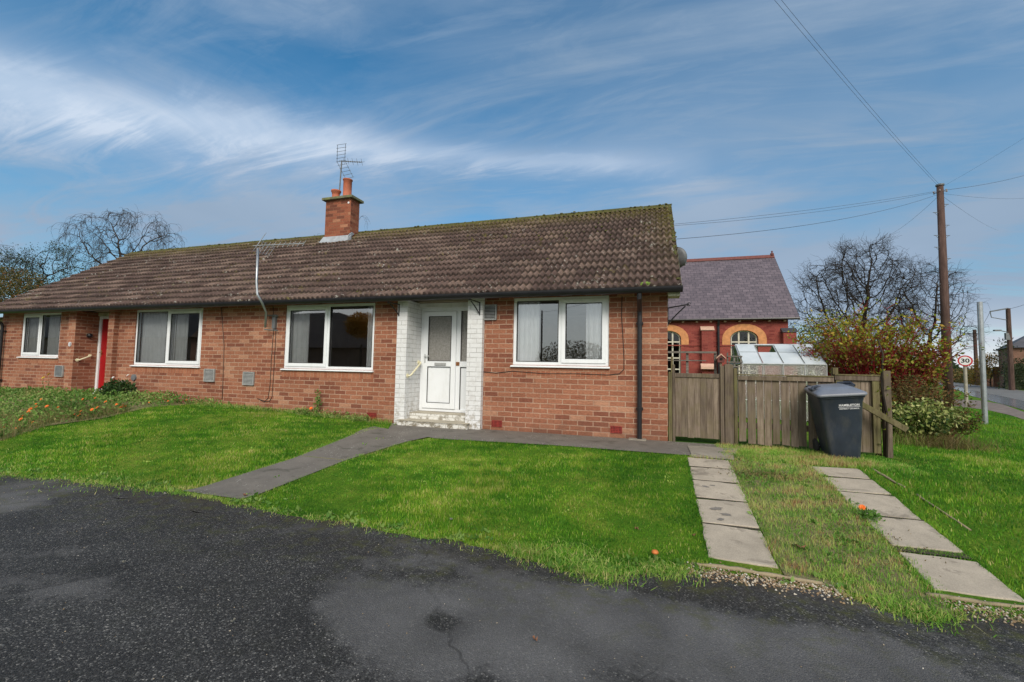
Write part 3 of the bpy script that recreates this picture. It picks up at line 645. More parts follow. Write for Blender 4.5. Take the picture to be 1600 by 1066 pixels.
# ------------------------------------------------------------------ the bungalow pair
P2 = -16.494                              # mirror: x -> P2 - x
bun = thing('bungalow_pair', (P2/2, 0, 0), 'long red brick pair of bungalows under one dark tiled roof', 'bungalow')
ZT = 2.2
W1 = (-2.40, -.853, 1.085, 2.185); W2 = (-7.134, -5.071, .94, 2.185)
mir = lambda w_: (P2-w_[1], P2-w_[0], w_[2], w_[3])
W3, W4 = mir(W2), mir(W1)
R1 = (-4.33, -3.174); R2_ = (P2-R1[1], P2-R1[0])
def wall_open(mb, x0, x1, z0, z1, y0, y1, ops):
    xs = sorted({x0, x1, *[o[0] for o in ops], *[o[1] for o in ops]}); zs_ = sorted({z0, z1, *[max(o[2], z0) for o in ops], *[min(o[3], z1) for o in ops]})
    def solid(i, j):
        if i < 0 or j < 0 or i >= len(xs)-1 or j >= len(zs_)-1: return False
        cx, cz = (xs[i]+xs[i+1])/2, (zs_[j]+zs_[j+1])/2
        return not any(o[0] < cx < o[1] and o[2] < cz < o[3] for o in ops)
    for i in range(len(xs)-1):
        for j in range(len(zs_)-1):
            if not solid(i, j): continue
            a, b, c, d = xs[i], xs[i+1], zs_[j], zs_[j+1]
            mb.quad((a, y0, c), (b, y0, c), (b, y0, d), (a, y0, d)); mb.quad((b, y1, c), (a, y1, c), (a, y1, d), (b, y1, d))
            if not solid(i-1, j): mb.quad((a, y1, c), (a, y0, c), (a, y0, d), (a, y1, d))
            if not solid(i+1, j): mb.quad((b, y0, c), (b, y1, c), (b, y1, d), (b, y0, d))
            if not solid(i, j-1): mb.quad((a, y1, c), (b, y1, c), (b, y0, c), (a, y0, c))
            if not solid(i, j+1): mb.quad((a, y0, d), (b, y0, d), (b, y1, d), (a, y1, d))
mb = MB()
wall_open(mb, P2, 0, -.15, ZT, 0, .25, [W1, W2, W3, W4, (-4.53, -2.907, -1, 9), (P2+2.907, P2+4.53, -1, 9)])
# gable walls and back
for xa, xb in ((-.25, 0), (P2, P2+.25)):
    pts = [(xa, .252, -.15), (xa, 6.2, -.15), (xa, 6.2, 2.2), (xa, 3.0, 4.45), (xa, .252, 2.44)]
    mb.prism(pts, (xb-xa, 0, 0))
mb.box(P2+.252, -.252, 5.95, 6.195, -.15, 2.2)
mb.build('front_wall', 'brick', bun)
# piers and recess walls: left unit in bare brick, right unit painted
def recess(xl, xr, xo_l, xo_r, pm, rm, name):
    m_ = MB(); m_.box(xo_l, xl, -.102, .30, -.15, 2.195); m_.box(xr, xo_r, -.102, .30, -.15, 2.195); m_.build(name, pm, bun)
m_ = MB().box(-4.53, R1[0], -.102, .60, -.15, 2.195); m_.build('porch_pier', 'brick_white', bun)['label'] = 'white painted brick pier left of the white door'
m_ = MB().box(R1[1], -2.907, -.102, .60, -.15, 2.195); m_.build('porch_pier', 'brick_white', bun)['label'] = 'white painted brick pier right of the white door'
m_ = MB().box(R2_[1], R2_[1]+.20, -.102, .60, -.15, 2.195); m_.build('porch_pier', 'brick', bun)['label'] = 'brick pier right of the red door'
m_ = MB().box(R2_[0]-.27, R2_[0], -.102, .60, -.15, 2.195); m_.build('porch_pier', 'brick', bun)['label'] = 'brick pier left of the red door'
# lintels above doors
MB().box(R1[0]+.002, R1[1]-.002, .33, .5, 2.115, 2.193).build('door_head', 'paint_white', bun)
MB().box(R2_[0]+.002, R2_[1]-.002, .33, .5, 2.115, 2.193).build('door_head', 'soffit', bun)
# soldier courses under the windows
for w_ in (W1, W2, W3, W4): MB().box(w_[0]-.02, w_[1]+.02, -.003, .02, w_[2]-.165, w_[2]-.045).build('soldier_course', 'soldier', bun)
# interior lining
mi = MB()
mi.box(P2+.26, -.26, 3.3, 3.35, .05, 2.25); mi.box(P2+.26, -.26, .62, 3.3, .0, .05); mi.box(P2+.26, -.26, .26, 3.3, 2.205, 2.25)
for x in (-.30, -2.80, -4.68, -8.25, P2+4.64, P2+2.80, P2+.26): mi.box(x, x+.04, .26, 3.3, .05, 2.2)
mi.build('room_lining', 'room', bun)

def window(w_, sash, mull, name='window', parent=bun, label=None):
    x0, x1, z0, z1 = w_; e = bpy.data.objects.new(name, None); COL.objects.link(e)
    f = .055; y0, y1 = .022, .085
    m_ = MB(); m_.box(x0, x1, y0, y1, z0, z0+f); m_.box(x0, x1, y0, y1, z1-f, z1); m_.box(x0, x0+f, y0, y1, z0+f, z1-f); m_.box(x1-f, x1, y0, y1, z0+f, z1-f); m_.box(mull-.032, mull+.032, y0, y1, z0+f, z1-f)
    fr = m_.build('window_frame', 'upvc', parent, bevel=.004)
    if label: fr['label'] = label
    # opening sash
    a, b = (x0+f, mull-.032) if sash == 'l' else (mull+.032, x1-f)
    c, d = z0+f, z1-f; s = .05; m_ = MB(); yy = (.004, .07)
    m_.box(a-.012, b+.012, *yy, c-.012, c+s); m_.box(a-.012, b+.012, *yy, d-s, d+.012); m_.box(a-.012, a+s, *yy, c+s, d-s); m_.box(b-s, b+.012, *yy, c+s, d-s)
    m_.build('sash', 'upvc', fr, bevel=.003)
    g = MB()
    for (p, q, r, t_) in (((a+s, b-s, c+s, d-s)), ((mull+.032, x1-f, c, d) if sash == 'l' else (x0+f, mull-.032, c, d))):
        g2 = MB(); k = .009
        g2.box(p-.001, p+k, .018, .04, r, t_); g2.box(q-k, q+.001, .018, .04, r, t_); g2.box(p, q, .018, .04, r-.001, r+k); g2.box(p, q, .018, .04, t_-k, t_+.001)
        g2.build('gasket', 'gasket', fr)
        pn = MB().quad((p, .046, r), (q, .046, r), (q, .046, t_), (p, .046, t_)).build('pane', 'glass', fr)
    # sill
    MB().prism([(x0-.03, -.045, z0-.035), (x0-.03, .03, z0-.035), (x0-.03, .03, z0+.002), (x0-.03, -.045, z0-.018)], (x1-x0+.05, 0, 0)).build('sill', 'upvc', fr, bevel=.003)
    bpy.data.objects.remove(e); return fr
window(W1, 'r', PY(875.5, 520, .02)[0], label='white window right of the painted porch')
window(W2, 'l', PY(513, 520, .02)[0], label='wide white window left of the painted porch')
window(W3, 'r', PY(262, 520, .02)[0], label='wide white window right of the red door')
window(W4, 'l', PY(64, 520, .02)[0], label='narrow looking white window left of the red door')

# white front door
door = MB(); xd0, xd1, zd0, zd1 = -4.325, -3.18, .215, 2.112; Y = .40
door.box(xd0, xd0+.06, Y, Y+.07, zd0, zd1); door.box(xd0+.06, xd1, Y, Y+.07, zd1-.06, zd1); door.box(xd0+.06, xd1, Y, Y+.07, zd0, zd0+.05); door.box(-3.60, -3.52, Y-.004, Y+.07, zd0+.05, zd1-.06)
door.box(-3.52, xd1, Y, Y+.07, 1.03, 1.13)
dfr = door.build('door_frame', 'upvc', bun, bevel=.003); dfr['label'] = 'white door frame with a narrow side light'
la, lb, lz0, lz1 = xd0+.065, -3.603, zd0+.055, zd1-.065; s = .095
m_ = MB(); yy = (Y-.022, Y+.04)
m_.box(la, la+s, *yy, lz0, lz1); m_.box(lb-s, lb, *yy, lz0, lz1); m_.box(la+s, lb-s, *yy, lz1-.09, lz1); m_.box(la+s, lb-s, *yy, lz0, lz0+.10); m_.box(la+s, lb-s, *yy, 1.03, 1.13)
m_.box(la+s, lb-s, Y-.006, Y+.03, lz0+.10, 1.03)
leaf = m_.build('front_door', 'upvc', bun, bevel=.004); leaf['label'] = 'white front door with obscured glass above and solid panel below'
for (p, q, r, t_) in ((la+s, lb-s, 1.13, lz1-.09), (la+s, lb-s, lz0+.10, 1.03)):
    g2 = MB(); k = .008; g2.box(p, p+k, Y-.026, Y-.004, r, t_); g2.box(q-k, q, Y-.026, Y-.004, r, t_); g2.box(p+k, q-k, Y-.026, Y-.004, r, r+k); g2.box(p+k, q-k, Y-.026, Y-.004, t_-k, t_); g2.build('gasket', 'gasket', leaf)
MB().quad((la+s, Y+.005, 1.13), (lb-s, Y+.005, 1.13), (lb-s, Y+.005, lz1-.09), (la+s, Y+.005, lz1-.09)).build('door_glass', 'glass_frosted', leaf)
MB().box(-4.02, -3.79, Y-.03, Y-.02, 1.045, 1.10).box(-4.01, -3.80, Y-.036, Y-.03, 1.055, 1.092).build('letterbox', 'grey_box', leaf, bevel=.003)
MB().box(la+.025, la+.055, Y-.03, Y-.022, 1.10, 1.26).tube([(la+.04, Y-.03, 1.22), (la+.04, Y-.06, 1.22), (la+.14, Y-.062, 1.22)], .009).build('door_handle', 'aluminium', leaf)
MB().quad((-3.52, Y+.03, 1.13), (xd1, Y+.03, 1.13), (xd1, Y+.03, zd1-.06), (-3.52, Y+.03, zd1-.06)).build('side_light_glass', 'glass_frosted', dfr)
MB().box(-3.52, xd1, Y+.02, Y+.05, zd0+.05, 1.03).build('side_panel', 'upvc', dfr)
g2 = MB().box(-3.519, -3.508, Y+.005, Y+.02, zd0+.05, zd1-.06).box(-3.508, xd1, Y+.005, Y+.02, 1.018, 1.03); g2.build('gasket', 'gasket', dfr)
pq = MB().box(-3.595, -3.53, Y-.016, Y-.004, 1.055, 1.12).build('number_plaque', 'brown_plaque', dfr)
textmesh('house_number', '1', .05, 'sign_black', pq, (-3.562, Y-.018, 1.087), ROTF, .001)
MB().box(-4.326, -3.178, .36, .62, .13, .214).build('door_threshold', 'path_mid', bun, bevel=.006)
# steps
MB().box(-4.40, -3.10, -.20, .36, -.06, .095).build('step', 'brick_step', bun, bevel=.012)['label'] = 'lower white painted step with flaking paint'
MB().box(-4.326, -3.178, .06, .36, .096, .205).build('step', 'brick_step', bun, bevel=.010)['label'] = 'upper white painted step'

MB().box(-4.41, -3.09, -.21, .06, .096, .108).box(-4.327, -3.177, .061, .36, .206, .212).build('step_tread', 'step_top', bun)

# red door (left unit), seen at a slant
xa, xb = R2_[0]+.004, R2_[1]-.004
m_ = MB().box(xa, xa+.07, .36, .45, .22, 2.11).box(xa+.07, xb, .36, .45, 2.05, 2.11).box(xb-.07, xb, .36, .45, .22, 2.05)
df2 = m_.build('door_frame', 'upvc', bun, bevel=.003); df2['label'] = 'white frame of the red door'
la, lb = xa+.075, xb-.075
m_ = MB().box(la, lb, .385, .43, .25, 2.045); rdoor = m_.build('front_door', 'door_red', bun, bevel=.004); rdoor['label'] = 'bright red front door with a tall narrow glazed slot'
MB().box(la+.36, la+.62, .378, .384, 1.18, 1.92).build('door_glass', 'glass_dark', rdoor)
MB().box(la+.33, la+.36, .372, .384, 1.15, 1.95).box(la+.62, la+.65, .372, .384, 1.15, 1.95).box(la+.36, la+.62, .372, .384, 1.15, 1.18).box(la+.36, la+.62, .372, .384, 1.92, 1.95).build('glazing_bead', 'door_red', rdoor)
MB().box(la+.40, la+.64, .374, .384, 1.0, 1.05).build('letterbox', 'brass', rdoor)
MB().box(la+.03, la+.055, .374, .384, 1.12, 1.28).tube([(la+.04, .37, 1.22), (la+.04, .34, 1.22), (la+.13, .34, 1.22)], .009).build('door_handle', 'brass', rdoor)
MB().box(xa, xb, .0, .44, .08, .218).build('door_threshold', 'path_mid', bun, bevel=.006)
MB().lathe([(.0, 0), (.055, 0), (.055, .05), (.03, .085), (0, .09)], (R2_[0], .17, 1.62), 14, (1, 0, 0)).build('porch_lamp', 'black_plastic', bun, smooth=True)
pq = MB().lathe([(0, 0), (.055, 0), (.055, .01), (0, .01)], PY(109.5, 538, -.102)+np.array([0, 0, 0]), 18, (0, -1, 0)).build('number_plaque', 'plaque', bun)
q_ = PY(109.5, 538, -.116); textmesh('house_number', '2', .075, 'sign_black', pq, tuple(q_), ROTF, .001)

# grab rails
def grab(p0, p1, out, name='grab_rail', label=None):
    p0, p1 = Vector(p0), Vector(p1); o_ = Vector(out); m_ = MB()
    m_.tube([p0, p0+o_*.8, p0+o_+(p1-p0)*.06, p1+o_-(p1-p0)*.06, p1+o_*.8, p1], .017, 8)
    ob = m_.build(name, 'rail_cream', bun, smooth=True)
    for p in (p0, p1): MB().lathe([(0, 0), (.04, 0), (.038, .012), (0, .014)], p, 14, o_).build('rail_flange', 'rail_cream', ob)
    if label: ob['label'] = label
grab((R1[0]+.002, -.04, .86), (R1[0]+.002, .33, 1.10), (.06, 0, 0), label='cream grab rail on the white porch wall')
grab((R2_[0]+.002, -.02, 1.02), (R2_[0]+.002, .22, 1.13), (.06, 0, 0), label='cream grab rail on the brick porch wall')

# soffit, fascia, gutter, roof -------------------------------------------------
XR0, XR1 = -16.68, .175
SL = .706; EY0, EZ0 = -.34, 2.215; RY_ = 3.0; RZ = EZ0+SL*(RY_-EY0)
MB().box(XR0+.03, XR1-.03, -.27, -.002, 2.200, 2.215).build('soffit_board', 'soffit', bun)
MB().box(XR0+.03, XR1-.03, -.285, -.272, 2.165, 2.26).build('fascia_board', 'soffit', bun)
MB().prism([(-.002+.003, -.28, 2.10), (.16, -.28, 2.10), (.16, -.28, 2.20), (.003, -.28, 2.20)], (0, .24, 0)).build('box_end', 'soffit', bun)
n = 10; prof = [(0, -.345+.062*math.cos(a), 2.225+.085*math.sin(a)) for a in [PI+PI*k/n for k in range(n+1)]]; inner = [(0, y+(-.345-y)*.08, z+(2.225-z)*.08) for _, y, z in reversed(prof)]
m_ = MB(); m_.prism([(XR0-.01, y, z) for _, y, z in prof+inner], (XR1-XR0+.025, 0, 0)); m_.build('gutter', 'black_plastic', bun)
def downpipe(x, label, lean=0):
    m_ = MB().tube([(x, -.33, 2.15), (x, -.33, 2.08), (x, -.09, 1.93), (x, -.07, 1.85), (x+lean, -.07, .02)], .034, 12)
    for z in (1.72, .45): m_.box(x-.05, x+.05, -.06, -.002, z, z+.03); m_.lathe([(.042, 0), (.042, .05)], (x+lean*.5, -.07, z-.01), 12)
    ob = m_.build('downpipe', 'black_plastic', bun, smooth=False); ob['label'] = label
    return ob
downpipe(-.395, 'black downpipe near the right corner'); downpipe(P2+.18, 'black downpipe at the far left corner')
MB().box(-.55, -.30, -.16, -.004, -.01, .028).build('gully_surround', 'path_mid', bun, bevel=.006)

def tile_sheet():
    per, tile = .104, .312; cols = int((XR1-XR0)/per*8)+1; xs = np.linspace(XR0, XR1, cols)
    nC = 15; L = math.hypot(RY_-EY0, RZ-EZ0); g = L/nC; cs, sn = (RY_-EY0)/L, (RZ-EZ0)/L
    rows = [(0, -.010, 0.)]
    for k in range(nC): rows += [(k*g-.006*(k > 0), .046, k+.02), ((k+.5)*g, .023, k+.5), ((k+1)*g-.002, .002, k+.97)]
    ph = (xs-XR0)/per*2*PI; wave = .026*np.clip(np.sin(ph)*1.3+.1, -.7, 1.)
    ti = np.floor((xs-XR0)/tile).astype(int); jit = np.random.default_rng(3).normal(0, .0036, (nC+1, ti.max()+2)); sag = .012*np.sin(xs*.55)+.006*np.sin(xs*1.7+1)
    V = []; UVv = []
    for (t_, h, v) in rows:
        k = int(v); hh = h+wave+jit[k, ti]*(h > .0)+(sag*math.sin(PI*min(t_/L, 1)))
        slide = np.random.default_rng(k+40).normal(0, .007, ti.max()+2)[ti]*(h > .015)
        tt = t_+slide
        V.append(np.stack([xs, EY0+tt*cs-hh*sn, EZ0+tt*sn+hh*cs], 1)); UVv.append(np.stack([(xs-XR0)/tile+(k % 2)*.0, np.full(cols, v)], 1))
    V = np.concatenate(V); UVv = np.concatenate(UVv); nr = len(rows)
    b = (np.arange(nr-1)[:, None]*cols+np.arange(cols-1)[None]).ravel(); F = np.stack([b, b+1, b+cols+1, b+cols], 1)
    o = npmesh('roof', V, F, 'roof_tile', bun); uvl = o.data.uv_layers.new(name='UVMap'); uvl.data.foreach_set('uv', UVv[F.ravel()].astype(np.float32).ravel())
    return o
roof = tile_sheet()
m_ = MB()     # back slope, underside, verge edges
m_.quad((XR0, RY_, RZ), (XR1, RY_, RZ), (XR1, 6.5, 2.05), (XR0, 6.5, 2.05)); m_.quad((XR0, EY0+.02, EZ0-.03), (XR1, EY0+.02, EZ0-.03), (XR1, RY_, RZ-.06), (XR0, RY_, RZ-.06))
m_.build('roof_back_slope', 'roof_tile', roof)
m_ = MB()
for x in (XR1-.012, XR0-.008):
    MB().prism([(x, EY0, EZ0+.012), (x, EY0+.02, EZ0-.05), (x, RY_, RZ-.075), (x, 6.5, 1.98), (x, 6.5, 2.05), (x, RY_, RZ+.012)], (.02, 0, 0)).build('verge', 'mossy_stone', roof)
# ridge tiles
m_ = MB(); x = XR0; nr = 0
while x < XR1-.05:
    x2 = min(x+.44, XR1+.005); lift = random.uniform(-.004, .004)
    prof = [(x, RY_+.115*math.cos(a), RZ-.045+lift+.10*math.sin(a)) for a in [PI*k/8 for k in range(9)]]; prof2 = [(x, RY_+.10*math.cos(a), RZ-.05+lift+.085*math.sin(a)) for a in [PI*k/8 for k in range(8, -1, -1)]]
    m_.prism(prof+prof2, (x2-x-.006, 0, 0)); x = x2
m_.build('ridge_tiles', 'moss', roof)
# moss cushions
mo = MB()
def lump(mb, c, r, flat=.55, nrm=(0, -.577, .816)):
    c = Vector(c); n_ = Vector(nrm).normalized(); a = n_.orthogonal().normalized(); b = n_.cross(a); i0 = len(mb.v); N = 7
    for (rr, h) in ((1, 0), (.8, .55), (.4, .9)):
        for j in range(N): an = 2*PI*j/N+rr; q = random.uniform(.75, 1.2)*rr*r; mb.v.append(tuple(c+(a*math.cos(an)+b*math.sin(an))*q+n_*h*r*flat))
    mb.v.append(tuple(c+n_*r*flat))
    for k in range(2):
        for j in range(N): mb.f.append((i0+k*N+j, i0+k*N+(j+1) % N, i0+(k+1)*N+(j+1) % N, i0+(k+1)*N+j))
    for j in range(N): mb.f.append((i0+2*N+j, i0+2*N+(j+1) % N, i0+3*N))
def roofpt(x, y, h=.012): return (x, y-h*.577, EZ0+SL*(y-EY0)+h*.816)
for _ in range(260):
    x = random.uniform(XR0, XR1); y = EY0+random.choice([k*.2227 for k in range(1, 15)])+random.uniform(-.01, .03)
    if random.random() < .5: x = XR1-abs(random.gauss(0, 1.6)); y = RY_-abs(random.gauss(0, .9)); y = EY0+round((y-EY0)/.2227)*.2227+random.uniform(0, .03)
    if x > XR0 and EY0 < y < RY_: lump(mo, roofpt(x, y), random.uniform(.012, .032))
for _ in range(330): lump(mo, (random.uniform(XR0, XR1), RY_-.07+random.uniform(-.03, .03), RZ+.005+random.uniform(-.02, .03)), random.uniform(.015, .04), .6, (0, -.3, 1))
for _ in range(120): y = random.uniform(.6, 3.0); lump(mo, roofpt(XR1-random.uniform(.0, .09), y, .02), random.uniform(.015, .035))
tag(mo.build('moss_cushions', 'moss', roof, smooth=True), kind='stuff')
mo = MB()
for dx_, r in ((0, .045), (.05, .05), (.09, .035), (.03, .03)): lump(mo, roofpt(-.34+dx_, -.27, .02), r, .8)
mo.build('moss_clump', 'moss_green', roof, smooth=True)['label'] = 'bright green moss clump on the eaves above the downpipe'

# chimney (sub-parts under one part)
cx0, cx1, cy0, cy1 = -8.53, -7.73, 2.55, 2.90
ch = MB().box(cx0, cx1, cy0, cy1, 4.0, 5.385).build('chimney', 'brick_chimney', roof)
MB().box(cx0-.08, cx1+.08, cy0-.08, cy1+.08, 5.386, 5.455).build('chimney_cap', 'mossy_stone', roof, bevel=.012)
def pot(u, y, prof, label):
    x = PY(u, 305, y)[0]; c = MB().lathe(prof, (x, y, 5.45), 20, cap=False).lathe([(prof[-1][0]*.8, prof[-1][1]-.02), (prof[-1][0]*.8, prof[-1][1]-.1)], (x, y, 5.45), 20).build('chimney_pot', 'pot_clay', roof, smooth=True); c['label'] = label; return x
pot(525, 2.70, [(.115, 0), (.112, .05), (.10, .06), (.10, .17), (.112, .18), (.112, .21), (.13, .225), (.13, .26), (.09, .265)], 'short terracotta chimney pot with a moulded rim')
pot(542.5, 2.76, [(.125, 0), (.12, .04), (.11, .05), (.112, .52), (.128, .53), (.128, .555), (.09, .56)], 'tall plain terracotta chimney pot')
zf = EZ0+SL*(cy0-EY0)
m_ = MB().prism([(cx0-.03, cy0-.012, zf+.15), (cx0-.06, cy0-.16, zf-.07), (cx0-.06, cy0-.16, zf-.085), (cx0-.03, cy0+.0, zf+.0)], (cx1-cx0+.09, 0, 0))
m_.prism([(cx1+.012, cy0-.1, zf+.02), (cx1+.012, cy0+.15, zf+.22), (cx1+.012, cy0+.05, zf+.24), (cx1+.012, cy0-.08, zf+.13)], (.02, 0, 0)); m_.build('chimney_flashing', 'lead', roof)
MB().lathe([(0, 0), (.028, 0), (.028, .012), (0, .014)], (cx1-.07, cy0-.001, 5.27), 12, (0, -1, 0)).build('chimney_cap_button', 'text_white', roof)

# vents, air bricks, boxes on the wall
def vent(u, v, wpx, hpx, y=0, mat='grey_box', label=None, blank=False):
    c = PY(u, v, y); k = .0096 if y == 0 else .01
    a = PY(u-wpx/2, v, y)[0]; b = PY(u+wpx/2, v, y)[0]; z1 = PY(u, v-hpx/2, y)[2]; z0 = PY(u, v+hpx/2, y)[2]; f = .018
    m_ = MB(); m_.box(a, b, -.035, -.001, z0, z0+f); m_.box(a, b, -.035, -.001, z1-f, z1); m_.box(a, a+f, -.035, -.001, z0+f, z1-f); m_.box(b-f, b, -.035, -.001, z0+f, z1-f); m_.box(a+f, b-f, -.012, -.001, z0+f, z1-f)
    ob = m_.build('wall_vent', mat, bun, bevel=.003)
    if label: ob['label'] = label
    m_ = MB(); n = 9
    if not blank:
        for q in range(n): zz = z0+f+(z1-z0-2*f)*(q+.5)/n; m_.prism([(a+f, -.03, zz-.008), (a+f, -.014, zz+.006), (a+f, -.014, zz+.010), (a+f, -.032, zz-.004)], (b-a-2*f, 0, 0))
    else: m_.box(a+f, b-f, -.028, -.013, z0+f, z1-f)
    m_.build('louvre', mat if not blank else 'grey_dark', ob)
    MB().box(a+f, b-f, -.0135, -.0122, z0+f, z1-f).build('louvre_backing', 'dark_hole' if not blank else 'grey_dark', ob)
vent(328.5, 586.5, 16, 20, label='grey louvred vent beside the window right of the red door'); vent(389.5, 591.5, 17, 21, label='grey louvred vent left of the aerial cables'); vent(765.5, 488.5, 22, 24, label='grey louvred vent high beside the white porch pier')
vent(94, 580, 12.5, 17.5, blank=True, label='pale meter box beside the red door porch')
def airbrick(u, v, wpx, hpx):
    a = PY(u-wpx/2, v, 0)[0]; b = PY(u+wpx/2, v, 0)[0]; z1 = PY(u, v-hpx/2, 0)[2]; z0 = PY(u, v+hpx/2, 0)[2]
    ob = MB().box(a, b, -.006, -.001, z0, z1).build('air_brick', 'dark_hole', bun); m_ = MB()
    for q in range(8): x = a+(b-a)*q/7; m_.box(x-.006, x+.006, -.014, -.0055, z0, z1)
    for q in range(5): z = z0+(z1-z0)*q/4; m_.box(a-.006, b+.006, -.0125, -.0055, z-.005, z+.005)
    m_.build('grille', 'airbrick_red', ob)
airbrick(776.5, 662, 15, 9); airbrick(963, 671.5, 17, 10); airbrick(581, 650, 14, 9)
c_ = PY(210, 590, 0); MB().lathe([(0, 0), (.075, 0), (.07, .03), (0, .035)], c_, 18, (0, -1, 0)).build('flue_cover', 'grey_dark', bun)
# cables clipped to the wall
def wall_cable(px_pts, label, mat='cable', r=.0055, y=-.008):
    pts = [PY(u, v, y) for u, v in px_pts]; o = MB().tube(pts, r, 5).build('wall_cable', mat, bun, smooth=True); o['label'] = label
wall_cable([(732, 580.5), (754, 581), (775, 583), (800, 580), (850, 584), (900, 584), (950, 586), (968, 584), (975, 577), (975, 560), (973, 520), (971, 490), (972, 463)], 'dark cable looping under the right hand window')
wall_cable([(345, 468), (347, 500), (350, 540), (349, 570), (348, 600), (347, 624)], 'brown cable down the wall between the two vents', 'cable_brown', .008)
wall_cable([(427, 475), (427, 520), (424, 560), (422, 600), (419, 622), (414, 627), (402, 623)], 'left of two cables running down from the aerial bracket')
wall_cable([(431, 512), (430, 540), (427, 590), (425, 620), (421, 627), (412, 628), (406, 625)], 'right of two cables running down from the aerial bracket')
# hanging basket brackets
def bracket(x, y, z, out, label, s=1.):
    o_ = Vector(out); p = Vector((x, y, z)); m_ = MB().tube([p, p-Vector((0, 0, .22*s))], .012, 6).tube([p-Vector((0, 0, .01)), p+o_*.24*s], .010, 6)
    m_.tube([p-Vector((0, 0, .20*s)), p+o_*.10*s-Vector((0, 0, .10*s)), p+o_*.2*s-Vector((0, 0, .02))], .010, 6)
    c = p+o_*.24*s; ring = [c+o_*(.02*math.cos(a))*s+Vector((0, 0, .02*math.sin(a)*s)) for a in [k*PI/4 for k in range(8)]]; m_.tube(ring, .006, 5)
    m_.build('basket_bracket', 'black_plastic', bun)['label'] = label
bracket(-4.50, -.104, 2.13, (-.35, -.93, 0), 'black basket bracket on the left porch pier'); bracket(-2.96, -.104, 2.12, (-.45, -.89, .1), 'black basket bracket on the right porch pier')
bracket(.004, .04, 1.98, (.98, -.1, .12), 'black basket bracket on the right gable wall', 1.25)

# curtains (each hangs by itself)
def curtain(x0, x1, z0, z1, y, mat, label, folds=6, amp=.02, x0b=None, x1b=None):
    n = folds*8; V = []; x0b = x0 if x0b is None else x0b; x1b = x1 if x1b is None else x1b; rng = random.Random(int(x0*100))
    ph = [rng.uniform(-.5, .5) for _ in range(n+1)]
    for (z, a, b) in ((z1, x0, x1), ((z0+z1)/2, (x0+x0b)/2, (x1+x1b)/2), (z0, x0b, x1b)):
        for k in range(n+1): t_ = k/n; V.append((a+(b-a)*t_, y+amp*.7*math.sin(2*PI*folds*t_+ph[k]*.6), z))
    F = [(r*(n+1)+k, r*(n+1)+k+1, (r+1)*(n+1)+k+1, (r+1)*(n+1)+k) for r in range(2) for k in range(n)]
    me = bpy.data.meshes.new('curtain'); me.from_pydata(V, [], F); o = link('curtain', me, mat, smooth=True); tag(o, label, 'curtain', 'curtains in the bungalow windows')
curtain(-2.36, -1.98, 1.0, 2.19, .115, 'curtain', 'white curtain at the left side of the window right of the porch', 5)
curtain(-1.22, -.90, 1.0, 2.19, .115, 'curtain', 'white curtain at the right side of the window right of the porch', 4)
curtain(-7.10, -6.65, .9, 2.19, .115, 'curtain_dim', 'pale curtain at the left side of the wide dark window', 4)
curtain(-5.30, -5.08, .9, 2.19, .115, 'curtain_dim', 'narrow pale curtain at the right side of the wide dark window', 3)
curtain(-11.40, -10.30, .9, 2.19, .12, 'curtain', 'net curtain filling the left light of the window right of the red door', 11)
curtain(-10.28, -9.92, .9, 2.19, .115, 'curtain_dim', 'striped drape left of the dark gap, window right of the red door', 4)
curtain(-9.58, -9.38, .9, 2.19, .115, 'curtain', 'tied back drape at the right edge of the window right of the red door', 3, .015, -9.66)
curtain(-15.62, -15.0, 1.0, 2.19, .115, 'curtain_dim', 'grey curtain in the left light of the window left of the red door', 5)
curtain(-14.78, -14.12, 1.0, 2.19, .115, 'curtain_dim', 'grey curtain in the right light of the window left of the red door', 6)

# ------------------------------------------------------------------ aerials, dish
def yagi(root, hub, d, L, nel, elv, mat, refl=True, s=1.):
    """boom along d; elements across elv"""
    d = Vector(d).normalized(); e = Vector(elv).normalized(); h = Vector(hub)
    MB().tube([h-d*.12*s, h+d*L], .010*s, 6).build('boom', mat, root)
    m_ = MB(); x_ = d.cross(e).normalized()
    for k in range(nel):
        p = h+d*(L*(k+1)/nel); m_.tube([p-e*.085*s, p+e*.085*s], .005*s, 5)
        if k % 2 == 0: m_.tube([p-x_*.085*s, p+x_*.085*s], .004*s, 4)
    m_.build('directors', mat, root)
    m_ = MB()
    for sg in (1, -1):
        a0 = h-d*.04*s; a1 = a0+x_*sg*.42*s-d*.0+d*.22*s
        for off in (-.13, .13): m_.tube([a0+e*off*s, a1+e*off*s], .006*s, 5)
        for k in range(6): p = a0+(a1-a0)*(k/5); m_.tube([p-e*.16*s, p+e*.16*s], .005*s, 4)
    m_.build('reflector', mat, root)
foot = PY(530, 297, 2.72); hub = PY(534, 252, 2.72); foot = np.array([foot[0], 2.72, 5.45])
a1 = thing('television_aerial', tuple(foot), 'dark thin television aerial on a mast between the chimney pots', 'aerial', 'television aerials')
MB().tube([foot, hub+np.array([0, 0, .02])], .017, 8).build('mast', 'grey_dark', a1)
yagi(a1, hub, PY(573, 254, 2.4)-hub, .92, 9, (.25, .75, .45), 'grey_dark')
wx = PY(405, 500, -.13)[0]
a2 = thing('television_aerial', (-7.53, -.1, 1.75), 'pale cranked television aerial bracketed to the wall and rising above the eaves', 'aerial', 'television aerials')
pts = [PY(414.5, 512, -.14), PY(416, 488, -.16), PY(410, 474, -.465), PY(402, 460, -.50), PY(401, 440, -.50), PY(403, 388, -.48)]
MB().tube(pts, .021, 10).build('mast', 'galv', a2, smooth=True)
hub = PY(404, 384, -.48); yagi(a2, hub, PY(465, 381, -.1)-hub, .80, 9, (.3, .3, .85), 'galv', s=.82)
m_ = MB(); 
